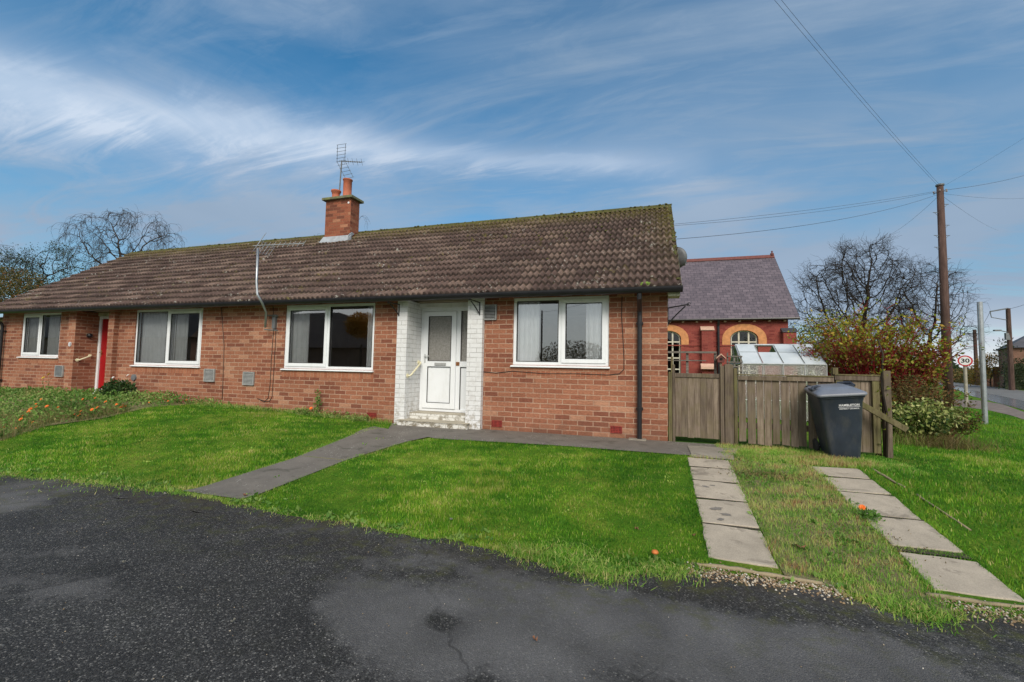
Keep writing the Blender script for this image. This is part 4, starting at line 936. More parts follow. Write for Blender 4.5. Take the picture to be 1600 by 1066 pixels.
for v in (492.5, 515): 
    p, q = PY(413, v, -.14), PY(434, v+1.5, -.05); m_.tube([p, q], .012, 4)
pb = PY(430, 504, -.001); m_.box(pb[0]-.035, pb[0]+.045, -.05, -.001, 1.72, 2.0); m_.build('wall_bracket', 'grey_dark', a2)
c_ = PY(1064.5, 408, 1.3); dsh = thing('satellite_dish', (0, 2.3, 2.9), 'round grey satellite dish half hidden behind the right roof verge', 'satellite dish')
_c = PY(1057, 403, 2.4); cen = Vector((.235, 2.4, _c[2])); axd = Vector((.55, .8, .25)).normalized()
MB().lathe([(.0, .0), (.09, .012), (.16, .035), (.21, .065), (.212, .06), (.16, .028), (.09, .004), (0, -.008)], cen, 26, axd, cap=False).build('dish', 'grey_dark', dsh, smooth=True)
MB().tube([cen, cen-axd*.08, Vector((.04, 2.3, cen.z-.15)), Vector((.002, 2.3, cen.z-.15))], .018, 8).build('dish_arm', 'galv', dsh)
MB().tube([cen+Vector((.02, 0, -.25)), cen+axd*.3+Vector((.05, 0, -.12))], .012, 6).box(cen.x+.12, cen.x+.2, cen.y+.2, cen.y+.3, cen.z-.1, cen.z).build('receiver', 'grey_dark', dsh)

# ------------------------------------------------------------------ gate and fences
gx0, gx1 = .105, .70; zt = 1.0
gate = thing('garden_gate', (.4, .03, 0), 'closed weathered board gate between the bungalow corner and the fence', 'gate')
for k in range(7):
    a = gx0+(gx1-gx0)*k/7; MB().box(a+.002, a+(gx1-gx0)/7-.002, .03+random.uniform(-.002, .002), .048, .075, zt-.06).build('board', 'fence_wood', gate, bevel=.002) if False else None
m_ = MB()
for k in range(7):
    a = gx0+(gx1-gx0)*k/7; j = random.uniform(0, .004); m_.box(a+.0015, a+(gx1-gx0)/7-.0015, .03-j, .05-j, .075+random.uniform(0, .01), zt-.05)
m_.build('gate_boards', 'fence_wood', gate)
MB().box(gx0-.02, gx1+.01, .012, .055, zt-.055, zt+.005).build('top_rail', 'fence_wood', gate, bevel=.004)
MB().box(gx0, gx1, .052, .075, .2, .29).build('gate_ledge', 'fence_wood', gate); MB().box(gx0, gx1, .052, .075, .7, .79).build('gate_ledge', 'fence_wood', gate)
def post(x0, x1, y0, y1, z0, z1, label, mat='fence_wood', top='round', grp='timber posts of the gate and front fence'):
    cx = (x0+x1)/2; r = (x1-x0)/2
    prof = [(x0, y0, z0), (x1, y0, z0), (x1, y0, z1-r*.5)]+([(cx+r*math.cos(a), y0, z1-r*.5+r*.5*math.sin(a)) for a in [PI*k/6 for k in range(1, 6)]] if top == 'round' else [(x1, y0, z1), (x0, y0, z1)] if top == 'flat' else [(cx, y0, z1)])+([] if top == 'flat' else [(x0, y0, z1-r*.5)])
    if top == 'flat': prof = [(x0, y0, z0), (x1, y0, z0), (x1, y0, z1), (x0, y0, z1)]
    o = MB().prism(prof, (0, y1-y0, 0)).build('fence_post', mat, bevel=.004); o.location = (0, 0, 0); return tag(o, label, 'post', grp)
post(.012, .062, .0, .08, -.03, 1.02, 'slim dark post fixed to the bungalow corner beside the gate', 'fence_green', 'flat')
post(.066, .102, -.01, .07, -.03, 1.13, 'tall hanging post of the gate, nearest the bungalow')
post(.704, .752, -.02, .05, -.02, 1.12, 'slim round topped post on the closing side of the gate')
post(.760, .872, -.02, .09, -.03, 1.15, 'broad round topped post between the gate and the fence')
post(.878, .925, -.01, .06, -.03, 1.09, 'greenish post at the left end of the fence', 'fence_green')
fence = thing('board_fence', (1.5, .03, 0), 'weathered grey brown board fence behind the wheelie bin, with gaps between boards', 'fence')
m_ = MB(); x = .94; 
while x < 2.05:
    wd = random.uniform(.085, .10); tilt = random.uniform(-.006, .006); zb = random.uniform(.03, .07)
    m_.prism([(x+tilt, .02, zb), (x+wd+tilt, .02, zb+random.uniform(-.01, .01)), (x+wd, .02, .985), (x, .02, .985)], (0, .018, 0)); x += wd+random.choice([.004, .010, .018, .024])
m_.build('fence_boards', 'fence_wood', fence)
MB().box(.93, 1.53, -.012, .018, .925, .985).box(1.534, 2.08, -.010, .018, .927, .992).build('top_rail', 'fence_wood', fence, bevel=.004)
MB().box(.93, 2.08, -.02, .07, .992, 1.008).build('capping', 'fence_green', fence, bevel=.003)
MB().box(.93, 2.10, .04, .075, .25, .33).build('rail', 'fence_wood', fence)
f2 = thing('board_fence', (2.4, .03, 0), 'short end panel of board fence right of the wheelie bin', 'fence')
m_ = MB(); x = 2.10
while x < 2.56:
    wd = random.uniform(.085, .10); m_.box(x, x+wd, .02, .04, .03, 1.01); x += wd+.004
m_.build('fence_boards', 'fence_wood', f2)
MB().box(2.09, 2.60, -.012, .018, .955, 1.015).build('top_rail', 'fence_wood', f2, bevel=.004); MB().box(2.09, 2.60, -.02, .07, 1.017, 1.035).build('capping', 'fence_green', f2, bevel=.003)
MB().box(2.10, 2.18, -.014, .019, .03, .95).box(2.50, 2.575, -.014, .019, .03, .95).build('batten', 'fence_green', f2)
post(2.09, 2.15, .05, .13, -.05, 1.12, 'post behind the fence joint, hidden behind the bin', 'fence_green', 'flat')
post(2.635, 2.715, .02, .10, -.05, 1.09, 'stout grey end post beyond the short fence panel', 'fence_wood', 'flat')
post(2.585, 2.628, .10, .16, -.05, 1.02, 'dark narrow post behind the end of the fence panel', 'fence_brown', 'flat')
p0, p1 = PY(1333, 624, -.05), PY(1418, 672, -.30)
dd = Vector(p1)-Vector(p0); nn = Vector((0, 0, 1)); sv = dd.cross(Vector((0, 1, 0))).normalized()*.034
o = MB().prism([Vector(p0)-sv, Vector(p1)-sv, Vector(p1)+sv, Vector(p0)+sv], (0, .04, 0)).build('leaning_plank', 'fence_green', bevel=.003); tag(o, 'loose plank leaning down from the fence panel into the shrubs', 'plank')
# back garden: brown boards, grey post and rail, bird box, lattice
bf = thing('board_fence', (.2, 2.6, 0), 'dark brown close boarded fence across the garden behind the gate', 'fence')
m_ = MB(); x = -.4
while x < 1.25: m_.box(x, x+.098, 2.6, 2.62, -.15, .985+random.uniform(-.012, .012)); x += .102
m_.build('fence_boards', 'fence_brown', bf); MB().box(-.4, 1.25, 2.62, 2.66, .7, .78).build('rail', 'fence_brown', bf)
pr = thing('rail_fence', (.3, 3.2, 0), 'grey post and rail frame above the brown boards behind the gate', 'fence')
ya = 3.2; X0 = PY(1040, 550, ya)[0]-.6; X1 = PY(1119.5, 550, ya)[0]; za = PY(1100, 550, ya)[2]; zb = PY(1100, 563.5, ya)[2]
MB().box(X0, X1, ya-.02, ya+.02, za-.03, za+.01).build('rail', 'rail_grey', pr)['label'] = 'upper grey rail'; MB().box(X0, X1-.2, ya-.02, ya+.02, zb-.015, zb+.008).build('rail', 'rail_grey', pr)['label'] = 'lower grey rail'
for u in (1074, 1118): xx = PY(u, 560, ya)[0]; MB().box(xx-.025, xx+.025, ya+.022, ya+.06, -.1, za-.032).build('post', 'rail_grey', pr)
xx = PY(1050, 560, 2.9)[0]; o = MB().box(xx-.02, xx+.02, 2.9, 2.94, -.1, PY(1050, 557, 2.9)[2]).build('garden_stake', 'fence_green'); tag(o, 'thin greenish stake behind the gate hinge post', 'stake')
bx = PY(1128, 560, 3.0); bb = thing('bird_box', (bx[0], 3.0, 0), 'small pitched roof bird box on a post behind the broad gate post', 'bird box'); c = PY(1127.5, 561, 3.0); bxx, bz = c[0], c[2]
MB().prism([(bxx-.075, 3, bz-.07), (bxx+.055, 3, bz-.07), (bxx+.055, 3, bz+.02), (bxx-.01, 3, bz+.08), (bxx-.075, 3, bz+.02)], (0, .12, 0)).build('box', 'red_ridge', bb)
MB().prism([(bxx-.10, 2.98, bz), (bxx-.01, 2.98, bz+.085), (bxx+.08, 2.98, bz), (bxx+.08, 2.98, bz+.02), (bxx-.01, 2.98, bz+.11), (bxx-.10, 2.98, bz+.02)], (0, .16, 0)).build('lid', 'stone_pale', bb)
MB().box(bxx-.03, bxx+.01, 3.04, 3.08, -.1, bz-.072).build('post', 'fence_wood', bb); MB().lathe([(0, 0), (.03, 0), (.03, .004), (0, .004)], (bxx-.01, 2.997, bz), 12, (0, -1, 0)).build('entrance_hole', 'dark_hole', bb)
lt = thing('trellis', (1.2, 3.4, 0), 'low weathered garden trellis in front of the chapel window', 'trellis')
m_ = MB(); a, b = PY(1135, 560, 3.4)[0], PY(1160, 560, 3.4)[0]
for v in (557, 566, 573, 580): z = PY(1145, v, 3.4)[2]; m_.box(a, b, 3.39, 3.41, z-.012, z+.012)
for u in (1137, 1148, 1158): x = PY(u, 560, 3.4)[0]; m_.box(x-.014, x+.014, 3.415, 3.435, -.1, PY(u, 551 if u < 1140 else 556, 3.4)[2])
m_.build('lattice', 'rail_grey', lt)
of = thing('board_fence', (4.2, 7, 0), 'yellowish board fence behind the greenhouse', 'fence')
m_ = MB(); x = PY(1294, 580, 7.0)[0]; xe = PY(1345, 580, 7.0)[0]
while x < xe: m_.box(x, x+.12, 7.0, 7.02, -.15, PY(1300, 576, 7.)[2]+random.uniform(-.02, .02)); x += .126
m_.build('fence_boards', 'fence_green', of)

# ------------------------------------------------------------------ greenhouse
ghy = 5.3
g0 = PY(1160, 569, ghy); g1 = PY(1291.5, 569.5, ghy); r0 = PY(1158.5, 540, ghy+.95); r1 = PY(1282, 539, ghy+.95); ze = (g0[2]+g1[2])/2; zr = (r0[2]+r1[2])/2; x0, x1 = g0[0], g1[0]
gh = thing('greenhouse', ((x0+x1)/2, ghy, -.15), 'small aluminium greenhouse with whitened roof panes and one open vent', 'greenhouse')  # roof panes are opaque, pale mottled blue-grey
yb = ghy+1.9; m_ = MB(); r = .016
def bar(m_, a, b, r=.016): m_.tube([a, b], r, 4)
for y in (ghy, yb):
    bar(m_, (x0, y, ze), (x1, y, ze), .022)
    for k in range(5): x = x0+(x1-x0)*k/4; bar(m_, (x, y, -.15), (x, y, ze)); bar(m_, (x, y, ze), (x, ghy+.95, zr))
    if y == ghy or True:
        for (a, b) in ((x0+.05, x0+.42), (x1-.42, x1-.05)): bar(m_, (a if a < x0+.1 else b, y+.01, ze) if a < x0+.1 else (b, y+.01, ze), (b if a < x0+.1 else a, y+.01, ze-.62), .012)
bar(m_, (x0, ghy+.95, zr), (x1, ghy+.95, zr), .03)
for x in (x0, x1):
    bar(m_, (x, ghy, ze), (x, yb, ze)); bar(m_, (x, ghy, .5), (x, yb, .5), .012)
    for q in (.32, .64): bar(m_, (x, ghy+1.9*q, -.15), (x, ghy+1.9*q, ze+(zr-ze)*min(1, 2*min(q, 1-q))))
bar(m_, (x0, ghy, .35), (x1, ghy, .35), .012)
m_.build('glazing_bars', 'aluminium', gh)
for k in range(4):
    xa_, xb_ = x0+(x1-x0)*k/4+.018, x0+(x1-x0)*(k+1)/4-.018
    for (ta, tb) in ((0, .56), (.58, .98)):
        if k == 1 and ta > 0: continue
        A = [(xa_, ghy+.95*ta, ze+(zr-ze)*ta+.018), (xb_, ghy+.95*ta, ze+(zr-ze)*ta+.018), (xb_, ghy+.95*tb, ze+(zr-ze)*tb+.018), (xa_, ghy+.95*tb, ze+(zr-ze)*tb+.018)]
        MB().prism(A, (0, -.002, .004)).build('roof_pane', 'glass_pale', gh)
    MB().quad((xa_, ghy+.0, -.1), (xb_, ghy, -.1), (xb_, ghy, ze-.02), (xa_, ghy, ze-.02)).build('side_pane', 'glass_greenhouse', gh)
    A = [(xa_, yb, ze+.018), (xb_, yb, ze+.018), (xb_, ghy+.97, zr), (xa_, ghy+.97, zr)]
    if k != 1: MB().prism(A, (0, .002, .004)).build('roof_pane', 'glass_pale', gh)
xa_, xb_ = x0+(x1-x0)*1/4+.02, x0+(x1-x0)*2/4-.02
# ------------------------------------------------------------------ chapel
cy = 16.0; cxr = 6.0; cxl = -9.0
chp = thing('brick_chapel', (2, cy, 0), 'red brick chapel with a steep purple slate roof and arched windows', 'chapel')
zeave = 3.52; zridge = 7.30; yr = cy+3.8; xw = 5.72
def arch(xc, hw, zs_, rise, k=10): return [(xc+hw*math.cos(a), zs_+rise*math.sin(a)) for a in [PI*q/k for q in range(k+1)]]
wins = [(PY(u, 520, cy)[0], .60) for u in (1162.5,)]; xwa = wins[0][0]; gap = PY(1162.5, 520, cy)[0]-PY(1044, 520, cy)[0]
xws = [xwa, xwa-gap, xwa-2*gap, xwa-3*gap]
zspring = PY(1162, 529, cy)[2]; hw = (PY(1184, 530, cy)[0]-PY(1141, 530, cy)[0])/2; rise = PY(1162, 515.5, cy)[2]-zspring; zsill = PY(1162, 596, cy)[2]
m_ = MB()
ops = [(xc-hw, xc+hw, zsill, zspring) for xc in xws]
# wall with arched openings: rectangles + arch fillers
wall_open(m_, cxl, xw, -.3, zspring, cy, cy+.3, [(xc-hw, xc+hw, zsill, zspring+1) for xc in xws])
xs_ = sorted(xws); prev = cxl; ztop = zeave-.02
for xc in xs_:
    m_.box(prev, xc-hw, cy, cy+.3, zspring, ztop); A = arch(xc, hw, zspring, rise, 12)
    for q in range(12):
        (xa_, za_), (xb_, zb_) = A[q+1], A[q]; m_.prism([(xa_, cy, za_), (xb_, cy, zb_), (xb_, cy, ztop), (xa_, cy, ztop)], (0, .3, 0))
    prev = xc+hw
m_.box(prev, xw, cy, cy+.3, zspring, ztop)
m_.prism([(xw-.3, cy+.302, -.3), (xw-.3, cy+7.6, -.3), (xw-.3, cy+7.6, ztop), (xw-.3, yr, zridge-.15), (xw-.3, cy+.302, ztop)], (.298, 0, 0))
m_.box(cxl, xw-.31, cy+7.3, cy+7.6, -.3, ztop); m_.prism([(cxl, cy+.302, -.3), (cxl, cy+7.29, -.3), (cxl, cy+7.29, ztop), (cxl, yr, zridge-.15), (cxl, cy+.302, ztop)], (.3, 0, 0))
m_.build('chapel_wall', 'brick_chapel', chp)
for xc in xws:
    A = arch(xc, hw+.36, zspring-.02, rise+.30, 12); B = arch(xc, hw+.02, zspring-.02, rise+.0, 12); m_ = MB()
    for q in range(12):
        (xa_, za_), (xb_, zb_) = A[q], A[q+1]; (xc_, zc_), (xd_, zd_) = B[q+1], B[q]
        m_.prism([(xd_, cy-.03, zd_), (xa_, cy-.03, za_), (xb_, cy-.03, zb_), (xc_, cy-.03, zc_)], (0, .028, 0))
    for sg in (-1, 1): a_, b_ = sorted((xc+sg*(hw+.02), xc+sg*(hw+.36))); m_.box(a_, b_, cy-.03, cy-.002, zspring-.30, zspring-.021)
    m_.build('window_arch', 'stone_orange', chp)
    m_ = MB(); yw = cy+.12
    m_.tube([(x, yw, z) for x, z in [(xc+hw-.03, zsill)]+arch(xc, hw-.03, zspring, rise-.03, 14)+[(xc-hw+.03, zsill)]], .045, 4)
    for d in (-hw*.36, hw*.36): m_.box(xc+d-.035, xc+d+.035, yw-.03, yw+.03, zsill, zspring+rise*.9)
    for z in (zspring-.16, zspring-.95, zspring-1.5): m_.box(xc-hw+.03, xc+hw-.03, yw-.025, yw+.025, z-.03, z+.03)
    m_.box(xc-hw-.05, xc+hw+.05, cy-.06, cy+.1, zsill-.1, zsill)
    fr = m_.build('window_frame', 'timber_cream', chp)
    pts = [(xc-hw, yw+.02, zsill), (xc+hw, yw+.02, zsill)]+[(x, yw+.02, z) for x, z in arch(xc, hw, zspring, rise, 12)]
    o = MB(); o.v = pts; o.f = [tuple(range(len(pts)))]; o.build('pane', 'glass_dark', fr)
MB().box(cxl+.31, xw-.31, cy+2.2, cy+2.25, -.3, ztop-.1).build('room_lining', 'dark_hole', chp)
# buttresses, string course, gutter, downpipe, brackets, roof
for u in (1106, 1233): 
    xc = PY(u, 520, cy)[0]; zt_ = PY(u, 517 if u < 1200 else 520, cy)[2]
    MB().box(xc-.30, xc+.22, cy-.28, cy-.002, -.3, zt_).build('buttress', 'brick_chapel', chp)
    MB().prism([(xc-.34, cy-.32, zt_), (xc-.34, cy-.003, zt_), (xc-.34, cy-.003, zt_+.22), (xc-.34, cy-.32, zt_+.03)], (.60, 0, 0)).build('buttress_cap', 'stone_pale' if u < 1200 else 'dark_slate_cap', chp)
xc = PY(1106, 520, cy)[0]; zq = PY(1106, 573, cy)[2]; MB().prism([(xc-.36, cy-.5, zq-.12), (xc-.36, cy-.29, zq-.12), (xc-.36, cy-.29, zq+.14), (xc-.36, cy-.5, zq-.02)], (.66, 0, 0)).build('buttress_foot_cap', 'stone_pale', chp)
MB().box(cxl, xw-.01, cy-.03, cy-.002, zspring-.36, zspring-.31).build('string_course', 'brick_chapel', chp)
m_ = MB(); x = xw-.2
while x > cxl: m_.box(x, x+.09, cy-.14, cy-.002, zeave-.16, zeave-.09); x -= .62
m_.build('eaves_blocks', 'stone_pale', chp)
MB().tube([(cxl, cy-.24, zeave-.04), (cxr+.12, cy-.24, zeave-.04)], .06, 8).build('gutter', 'black_plastic', chp)
xd = PY(1122, 520, cy)[0]; MB().tube([(xd, cy-.22, zeave-.08), (xd, cy-.1, zeave-.35), (xd, cy-.1, -.2)], .055, 8).build('downpipe', 'black_plastic', chp)
def slates(y0, z0, y1, z1, nm):
    L = math.hypot(y1-y0, z1-z0); V = [(cxl-.2, y0, z0), (cxr+.1, y0, z0), (cxr+.1, y1, z1), (cxl-.2, y1, z1)]
    me = bpy.data.meshes.new(nm); me.from_pydata(V, [], [(0, 1, 2, 3)]); u_ = me.uv_layers.new(name='UVMap'); Wd = cxr-cxl
    for k, c in enumerate(((0, 0), (Wd, 0), (Wd, L), (0, L))): u_.data[k].uv = c
    return link(nm, me, 'slate', chp)
cr = slates(cy-.28, zeave, yr, zridge, 'chapel_roof'); slates(cy+7.9, zeave, yr, zridge-.004, 'chapel_roof_back')
MB().prism([(cxr+.08, cy-.28, zeave-.12), (cxr+.08, cy-.28, zeave-.01), (cxr+.08, yr, zridge-.012), (cxr+.08, cy+7.9, zeave-.01), (cxr+.08, cy+7.9, zeave-.12), (cxr+.08, yr, zridge-.16)], (.04, 0, 0)).build('bargeboard', 'dark_slate_cap', chp)
MB().prism([(cxl, yr-.14, zridge-.08), (cxl, yr+.14, zridge-.08), (cxl, yr, zridge+.11)], (cxr+.1-cxl, 0, 0)).build('chapel_ridge', 'red_ridge', chp)
MB().lathe([(.09, 0), (.09, .1), (.03, .13), (.05, .2), (0, .26)], (cxr-.0, yr, zridge+.08), 10).build('finial', 'red_ridge', chp)

# ------------------------------------------------------------------ wheelie bin
bn = thing('wheelie_bin', (1.93, -.28, zs(1.93, -.28)), 'dark blue grey wheelie bin with white council lettering on the grass by the fence', 'wheelie bin'); bn['_rot'] = 1
bn.scale = (.85, .97, .915); bn.rotation_euler = (math.radians(6.5), math.radians(-5.5), math.radians(-3)); bn.location.x = 2.045; bn.location.y = -.25; bn.location.z -= .005
def rrect(hx, y0, y1, z, r, n=5):
    P = []
    for (cx, cy_, a0) in ((hx-r, y0+r, -PI/2), (hx-r, y1-r, 0), (-hx+r, y1-r, PI/2), (-hx+r, y0+r, PI)):
        for k in range(n+1): a = a0+PI/2*k/n; P.append((cx+r*math.cos(a), cy_+r*math.sin(a), z))
    return P
def loft(sections, capb=True, capt=True):
    m_ = MB(); n = len(sections[0])
    for s_ in sections: m_.v += s_
    for k in range(len(sections)-1):
        for j in range(n): m_.f.append((k*n+j, k*n+(j+1) % n, (k+1)*n+(j+1) % n, (k+1)*n+j))
    if capb: m_.f.append(tuple(range(n-1, -1, -1)))
    if capt: m_.f.append(tuple((len(sections)-1)*n+j for j in range(n)))
    return m_
# y: front is -y.  section(height) : half width, front y, back y
S_ = [(.0, .178, -.20, .17), (.03, .186, -.212, .19), (.18, .203, -.222, .225), (.5, .236, -.243, .262), (.80, .262, -.262, .292), (.83, .272, -.275, .30), (.88, .275, -.278, .302), (.905, .275, -.278, .302)]
body = loft([rrect(hx, a, b, z, .05) for z, hx, a, b in S_], True, False).build('bin_body', 'bin_grey', bn, smooth=True)
loft([rrect(.285, -.29, .31, .86, .045), rrect(.288, -.292, .312, .885, .045)]).build('bin_rim', 'bin_grey', bn, bevel=.004)
loft([rrect(.300, -.318, .30, .892, .05), rrect(.305, -.322, .302, .912, .05), rrect(.300, -.316, .298, .93, .05), rrect(.27, -.28, .27, .945, .05), rrect(.20, -.20, .23, .972, .06), rrect(.15, -.12, .2, .982, .06)]).build('lid', 'bin_lid', bn, smooth=False, bevel=.006)
MB().tube([(-.24, .345, .93), (.24, .345, .93)], .016, 8).box(-.25, -.19, .27, .36, .90, .95).box(.19, .25, .27, .36, .90, .95).box(-.03, .03, .27, .36, .90, .95).build('hinge_handle', 'bin_grey', bn, bevel=.004)
MB().tube([(-.30, -.10, .955), (-.27, -.04, .985), (-.20, .02, .985), (-.15, .03, .97)], .018, 8).box(-.30, -.2, -.10, .06, .935, .962).build('lid_grip', 'bin_grey', bn)['label'] = 'left lid grip'
MB().tube([(.30, .10, .955), (.27, .16, .99), (.20, .20, .99), (.12, .22, .985)], .018, 8).box(.16, .29, .08, .24, .935, .975).build('lid_grip', 'bin_grey', bn)['label'] = 'right lid grip'
for sg in (-1, 1):
    wh = MB().lathe([(.03, -.025), (.085, -.025), (.1, -.012), (.1, .012), (.085, .025), (.03, .025)], (sg*.235, .21, .095), 20, (1, 0, 0)).build('wheel', 'rubber', bn)
MB().tube([(-.23, .21, .095), (.23, .21, .095)], .012, 6).build('axle', 'galv', bn)
def bintext(body_, size, z, sx, bold=0, space=1):
    t_ = (z-.5)/.3; yv = -.243-.019*t_-.0025; R = Matrix.Rotation(PI/2+math.atan(.019/.3), 3, 'X')
    textmesh('lettering', body_, size, 'text_white', body, (.085, yv, z), R, .0008, sx, bold, space)
bintext('HAMBLETON', .038, .765, 1.0, .0012, 1.12); bintext('DISTRICT COUNCIL', .024, .718, 1.0, .0005, 1.12)
yv = -.243-.019*((.741-.5)/.3)-.003; MB().box(-.045, .215, yv-.001, yv+.003, .7395, .7425).build('lettering_rule', 'text_white', body)

# ------------------------------------------------------------------ poles, sign, wires
pt = PD(1468.5, 289, 16.5); pf = PD(1482.5, 630, 16.3); pole = thing('telegraph_pole', (pf[0], pf[1], pf[2]-.3), 'tall brown wooden telegraph pole with step irons beside the thicket', 'telegraph pole', 'roadside poles')
pf = np.array([pf[0], pf[1], -.25]); pt[0:2] = pf[0:2]*.15+pt[0:2]*.85
MB().tube([pf, pf+(pt-pf)*.5, pt], [.15, .13, .10], 14).build('pole_shaft', 'pole_wood', pole, smooth=True)
m_ = MB()
for k, v in enumerate((318, 331, 366, 366, 384, 401, 350, 420, 440)):
    sg = (1, -1, 1, -1, -1, 1, 1, 1, -1)[k]; t_ = (v-289)/341; c = pt+(pf-pt)*t_; r_ = .13
    e = Vector((RGT[0], RGT[1], 0))*sg; p = Vector(c)+e*r_; m_.tube([p-e*.05, p+e*.17], .012, 5).tube([p-Vector((0, 0, .12)), p+e*.12], .008, 4)
m_.build('step_irons', 'grey_dark', pole)
m_ = MB(); tp = Vector(pt)-Vector((0, 0, .25))
for k in range(6): a = k*PI/3; d = Vector((math.cos(a), math.sin(a), 0)); m_.tube([tp, tp+d*.2], .012, 5).lathe([(.02, -.02), (.03, 0), (.02, .03)], tp+d*.2, 8)
m_.build('insulators', 'insulator', pole)
MB().lathe([(.13, 0), (.13, .05), (.05, .08)], Vector(pt)-Vector((0, 0, .02)), 12).build('pole_cap', 'grey_dark', pole)
def wire(p0, p1, sag, r, label, grp='overhead wires'):
    p0, p1 = Vector(p0), Vector(p1); P = [p0.lerp(p1, k/14)-Vector((0, 0, sag*4*(k/14)*(1-k/14))) for k in range(15)]
    o = MB().tube(P, r*.42, 4).build('overhead_wire', 'cable'); tag(o, label, 'wire', grp)
def cross(u, v, D): return PD(u, v, D)
A = Vector(pt)-Vector((0, 0, .2))
wire(A, PD(1050, 348, 11.5)-(A-Vector(PD(1050, 348, 11.5)))*.12, .12, .009, 'upper of the twin wires from the pole towards the bungalow roof'); wire(A-Vector((0, 0, .03)), PD(1050, 353, 11.5), .15, .009, 'lower of the twin wires from the pole towards the bungalow roof')
wire(A-Vector((0, 0, .12)), (.05, 1.6, 3.45), .25, .010, 'sagging wire from the pole to the bungalow gable')
wire(A+Vector((0, 0, .1)), PD(1200, -12, 9), .10, .008, 'left of two wires rising over the sky to the top edge'); wire(A+Vector((.06, 0, .12)), PD(1211, -12, 9), .10, .008, 'right of two wires rising over the sky to the top edge')
wire(A, PD(1640, 262, 22), .15, .014, 'thick wire running right from the pole top'); wire(A-Vector((0, 0, .1)), PD(1640, 306, 26), .2, .009, 'thin level wire running right from the pole top')
wire(A+Vector((0, 0, .1)), PD(1640, 190, 13), .05, .006, 'thin wire climbing right from the pole top'); wire(A-Vector((0, 0, .15)), PD(1560, 360, 48), .2, .012, 'wire dropping behind the pole to the right'); wire(A-Vector((0, 0, .15)), PD(1372, 374, 36), .3, .014, 'wire dropping left from the pole to the great bare tree')
# plain galvanised post
gt = PD(1530.5, 470, 10.9); gf = PD(1539.5, 665, 10.9); gf[2] = zs(gf[0], gf[1])-.02; gt[0:2] = gf[0:2]; 
o = MB().tube([gf, gt], .055, 14).build('steel_post', 'galv', smooth=False); me = o.data; tag(o, 'plain grey steel post without a sign standing on the verge', 'post')
# speed limit sign
sc_ = PD(1508, 564, 17.2); sf = PD(1509.5, 640, 17.2); sg_ = thing('speed_limit_sign', (sc_[0], sc_[1], -.15), 'round red ringed 30 speed limit sign on a weathered post', 'road sign')
MB().tube([(sc_[0]+.02, sc_[1]+.06, -.2), (sc_[0]+.02, sc_[1]+.06, sc_[2]+.15)], .055, 10).build('sign_post', 'post_weathered', sg_)
tov = Vector((CAM[0]-sc_[0], CAM[1]-sc_[1], 0)).normalized(); Rz = tov.to_track_quat('Z', 'Y').to_matrix()
c = Vector(sc_); rr = .212
MB().lathe([(0, 0), (rr, 0), (rr, .012), (0, .012)], c, 36, tov).build('sign_ring', 'sign_red', sg_)
MB().lathe([(0, 0), (rr*.78, 0), (rr*.78, .004), (0, .004)], c+tov*.0125, 36, tov).build('sign_face', 'sign_white', sg_)
ex_ = Vector((0, 0, 1)).cross(tov).normalized(); Mr = Matrix((ex_, Vector((0, 0, 1)), tov)).transposed()
textmesh('sign_number', '30', .215, 'sign_black', sg_, tuple(c+tov*.018), Mr, .001, 1.15, .006)
# far wooden poles
def farpole(u0, v0, u1, v1, D, r, label, extra=None):
    a, b = PD(u0, v0, D), PD(u1, v1, D); b[2] = -.3; e = thing('utility_pole', tuple(b), label, 'pole', 'roadside poles'); MB().tube([b, a], [r, r*.75], 8).build('pole_shaft', 'pole_wood', e)
    if extra: extra(e, a, D)
def ex1(e, a, D):
    p = PD(1547, 487, D); q = PD(1572, 500, D); m_ = MB().tube([a, p], .06, 5).tube([p, PD(1549, 496, D), q], .035, 5); m_.build('bracket_arm', 'grey_dark', e)
    l = PD(1574, 519, D); m_ = MB().tube([l, PD(1562, 516.5, D)], .04, 5); h = PD(1561, 516.5, D); m_.box(h[0]-.35, h[0]+.1, h[1]-.12, h[1]+.12, h[2]-.06, h[2]+.06); b_ = PD(1574, 525, D); m_.box(b_[0]-.15, b_[0]+.15, b_[1]-.1, b_[1]+.1, b_[2]-.35, b_[2]+.25); m_.build('lamp_arm', 'grey_dark', e)
farpole(1575, 482, 1581, 606, 38, .20, 'grey roadside pole with a wire bracket and small street lamp, by the far house', ex1)
farpole(1522.5, 515, 1527, 600, 55, .22, 'slim brown pole farther along the road, behind the small autumn tree')
wire(PD(1575, 483, 38), PD(1650, 452, 30), .2, .03, 'heavy wire from the far bracket pole to the right'); wire(PD(1547, 487, 38), PD(1523, 517, 55), .4, .03, 'wire between the two far roadside poles')

# ------------------------------------------------------------------ far buildings
hb = PD(1590, 600, 44); fh = thing('brick_house', (hb[0]+3, hb[1], -.3), 'brown brick house with a grey roof across the main road', 'house')
dirr = Vector((.40, .917, 0)); perp = Vector((.917, -.40, 0)); o_ = Vector(PD(1562, 605, 47)); o_.z = -.4
def obox(o_, a, b, h0, h1, m_=None):
    m_ = m_ or MB(); p = [o_, o_+a, o_+a+b, o_+b]; m_.prism([(q.x, q.y, h0) for q in p], (0, 0, h1-h0)); return m_
zt_ = PD(1565, 548, 47)[2]
obox(o_, perp*9, -dirr*7, -.4, zt_).build('house_wall', 'brick_far', fh)
p = [o_-perp*.3+dirr*.3, o_+perp*9.3+dirr*.3, o_+perp*9.3-dirr*7.3, o_-perp*.3-dirr*7.3]; mid0 = (p[0]+p[3])/2+perp*2.8; mid1 = (p[1]+p[2])/2-perp*2.8
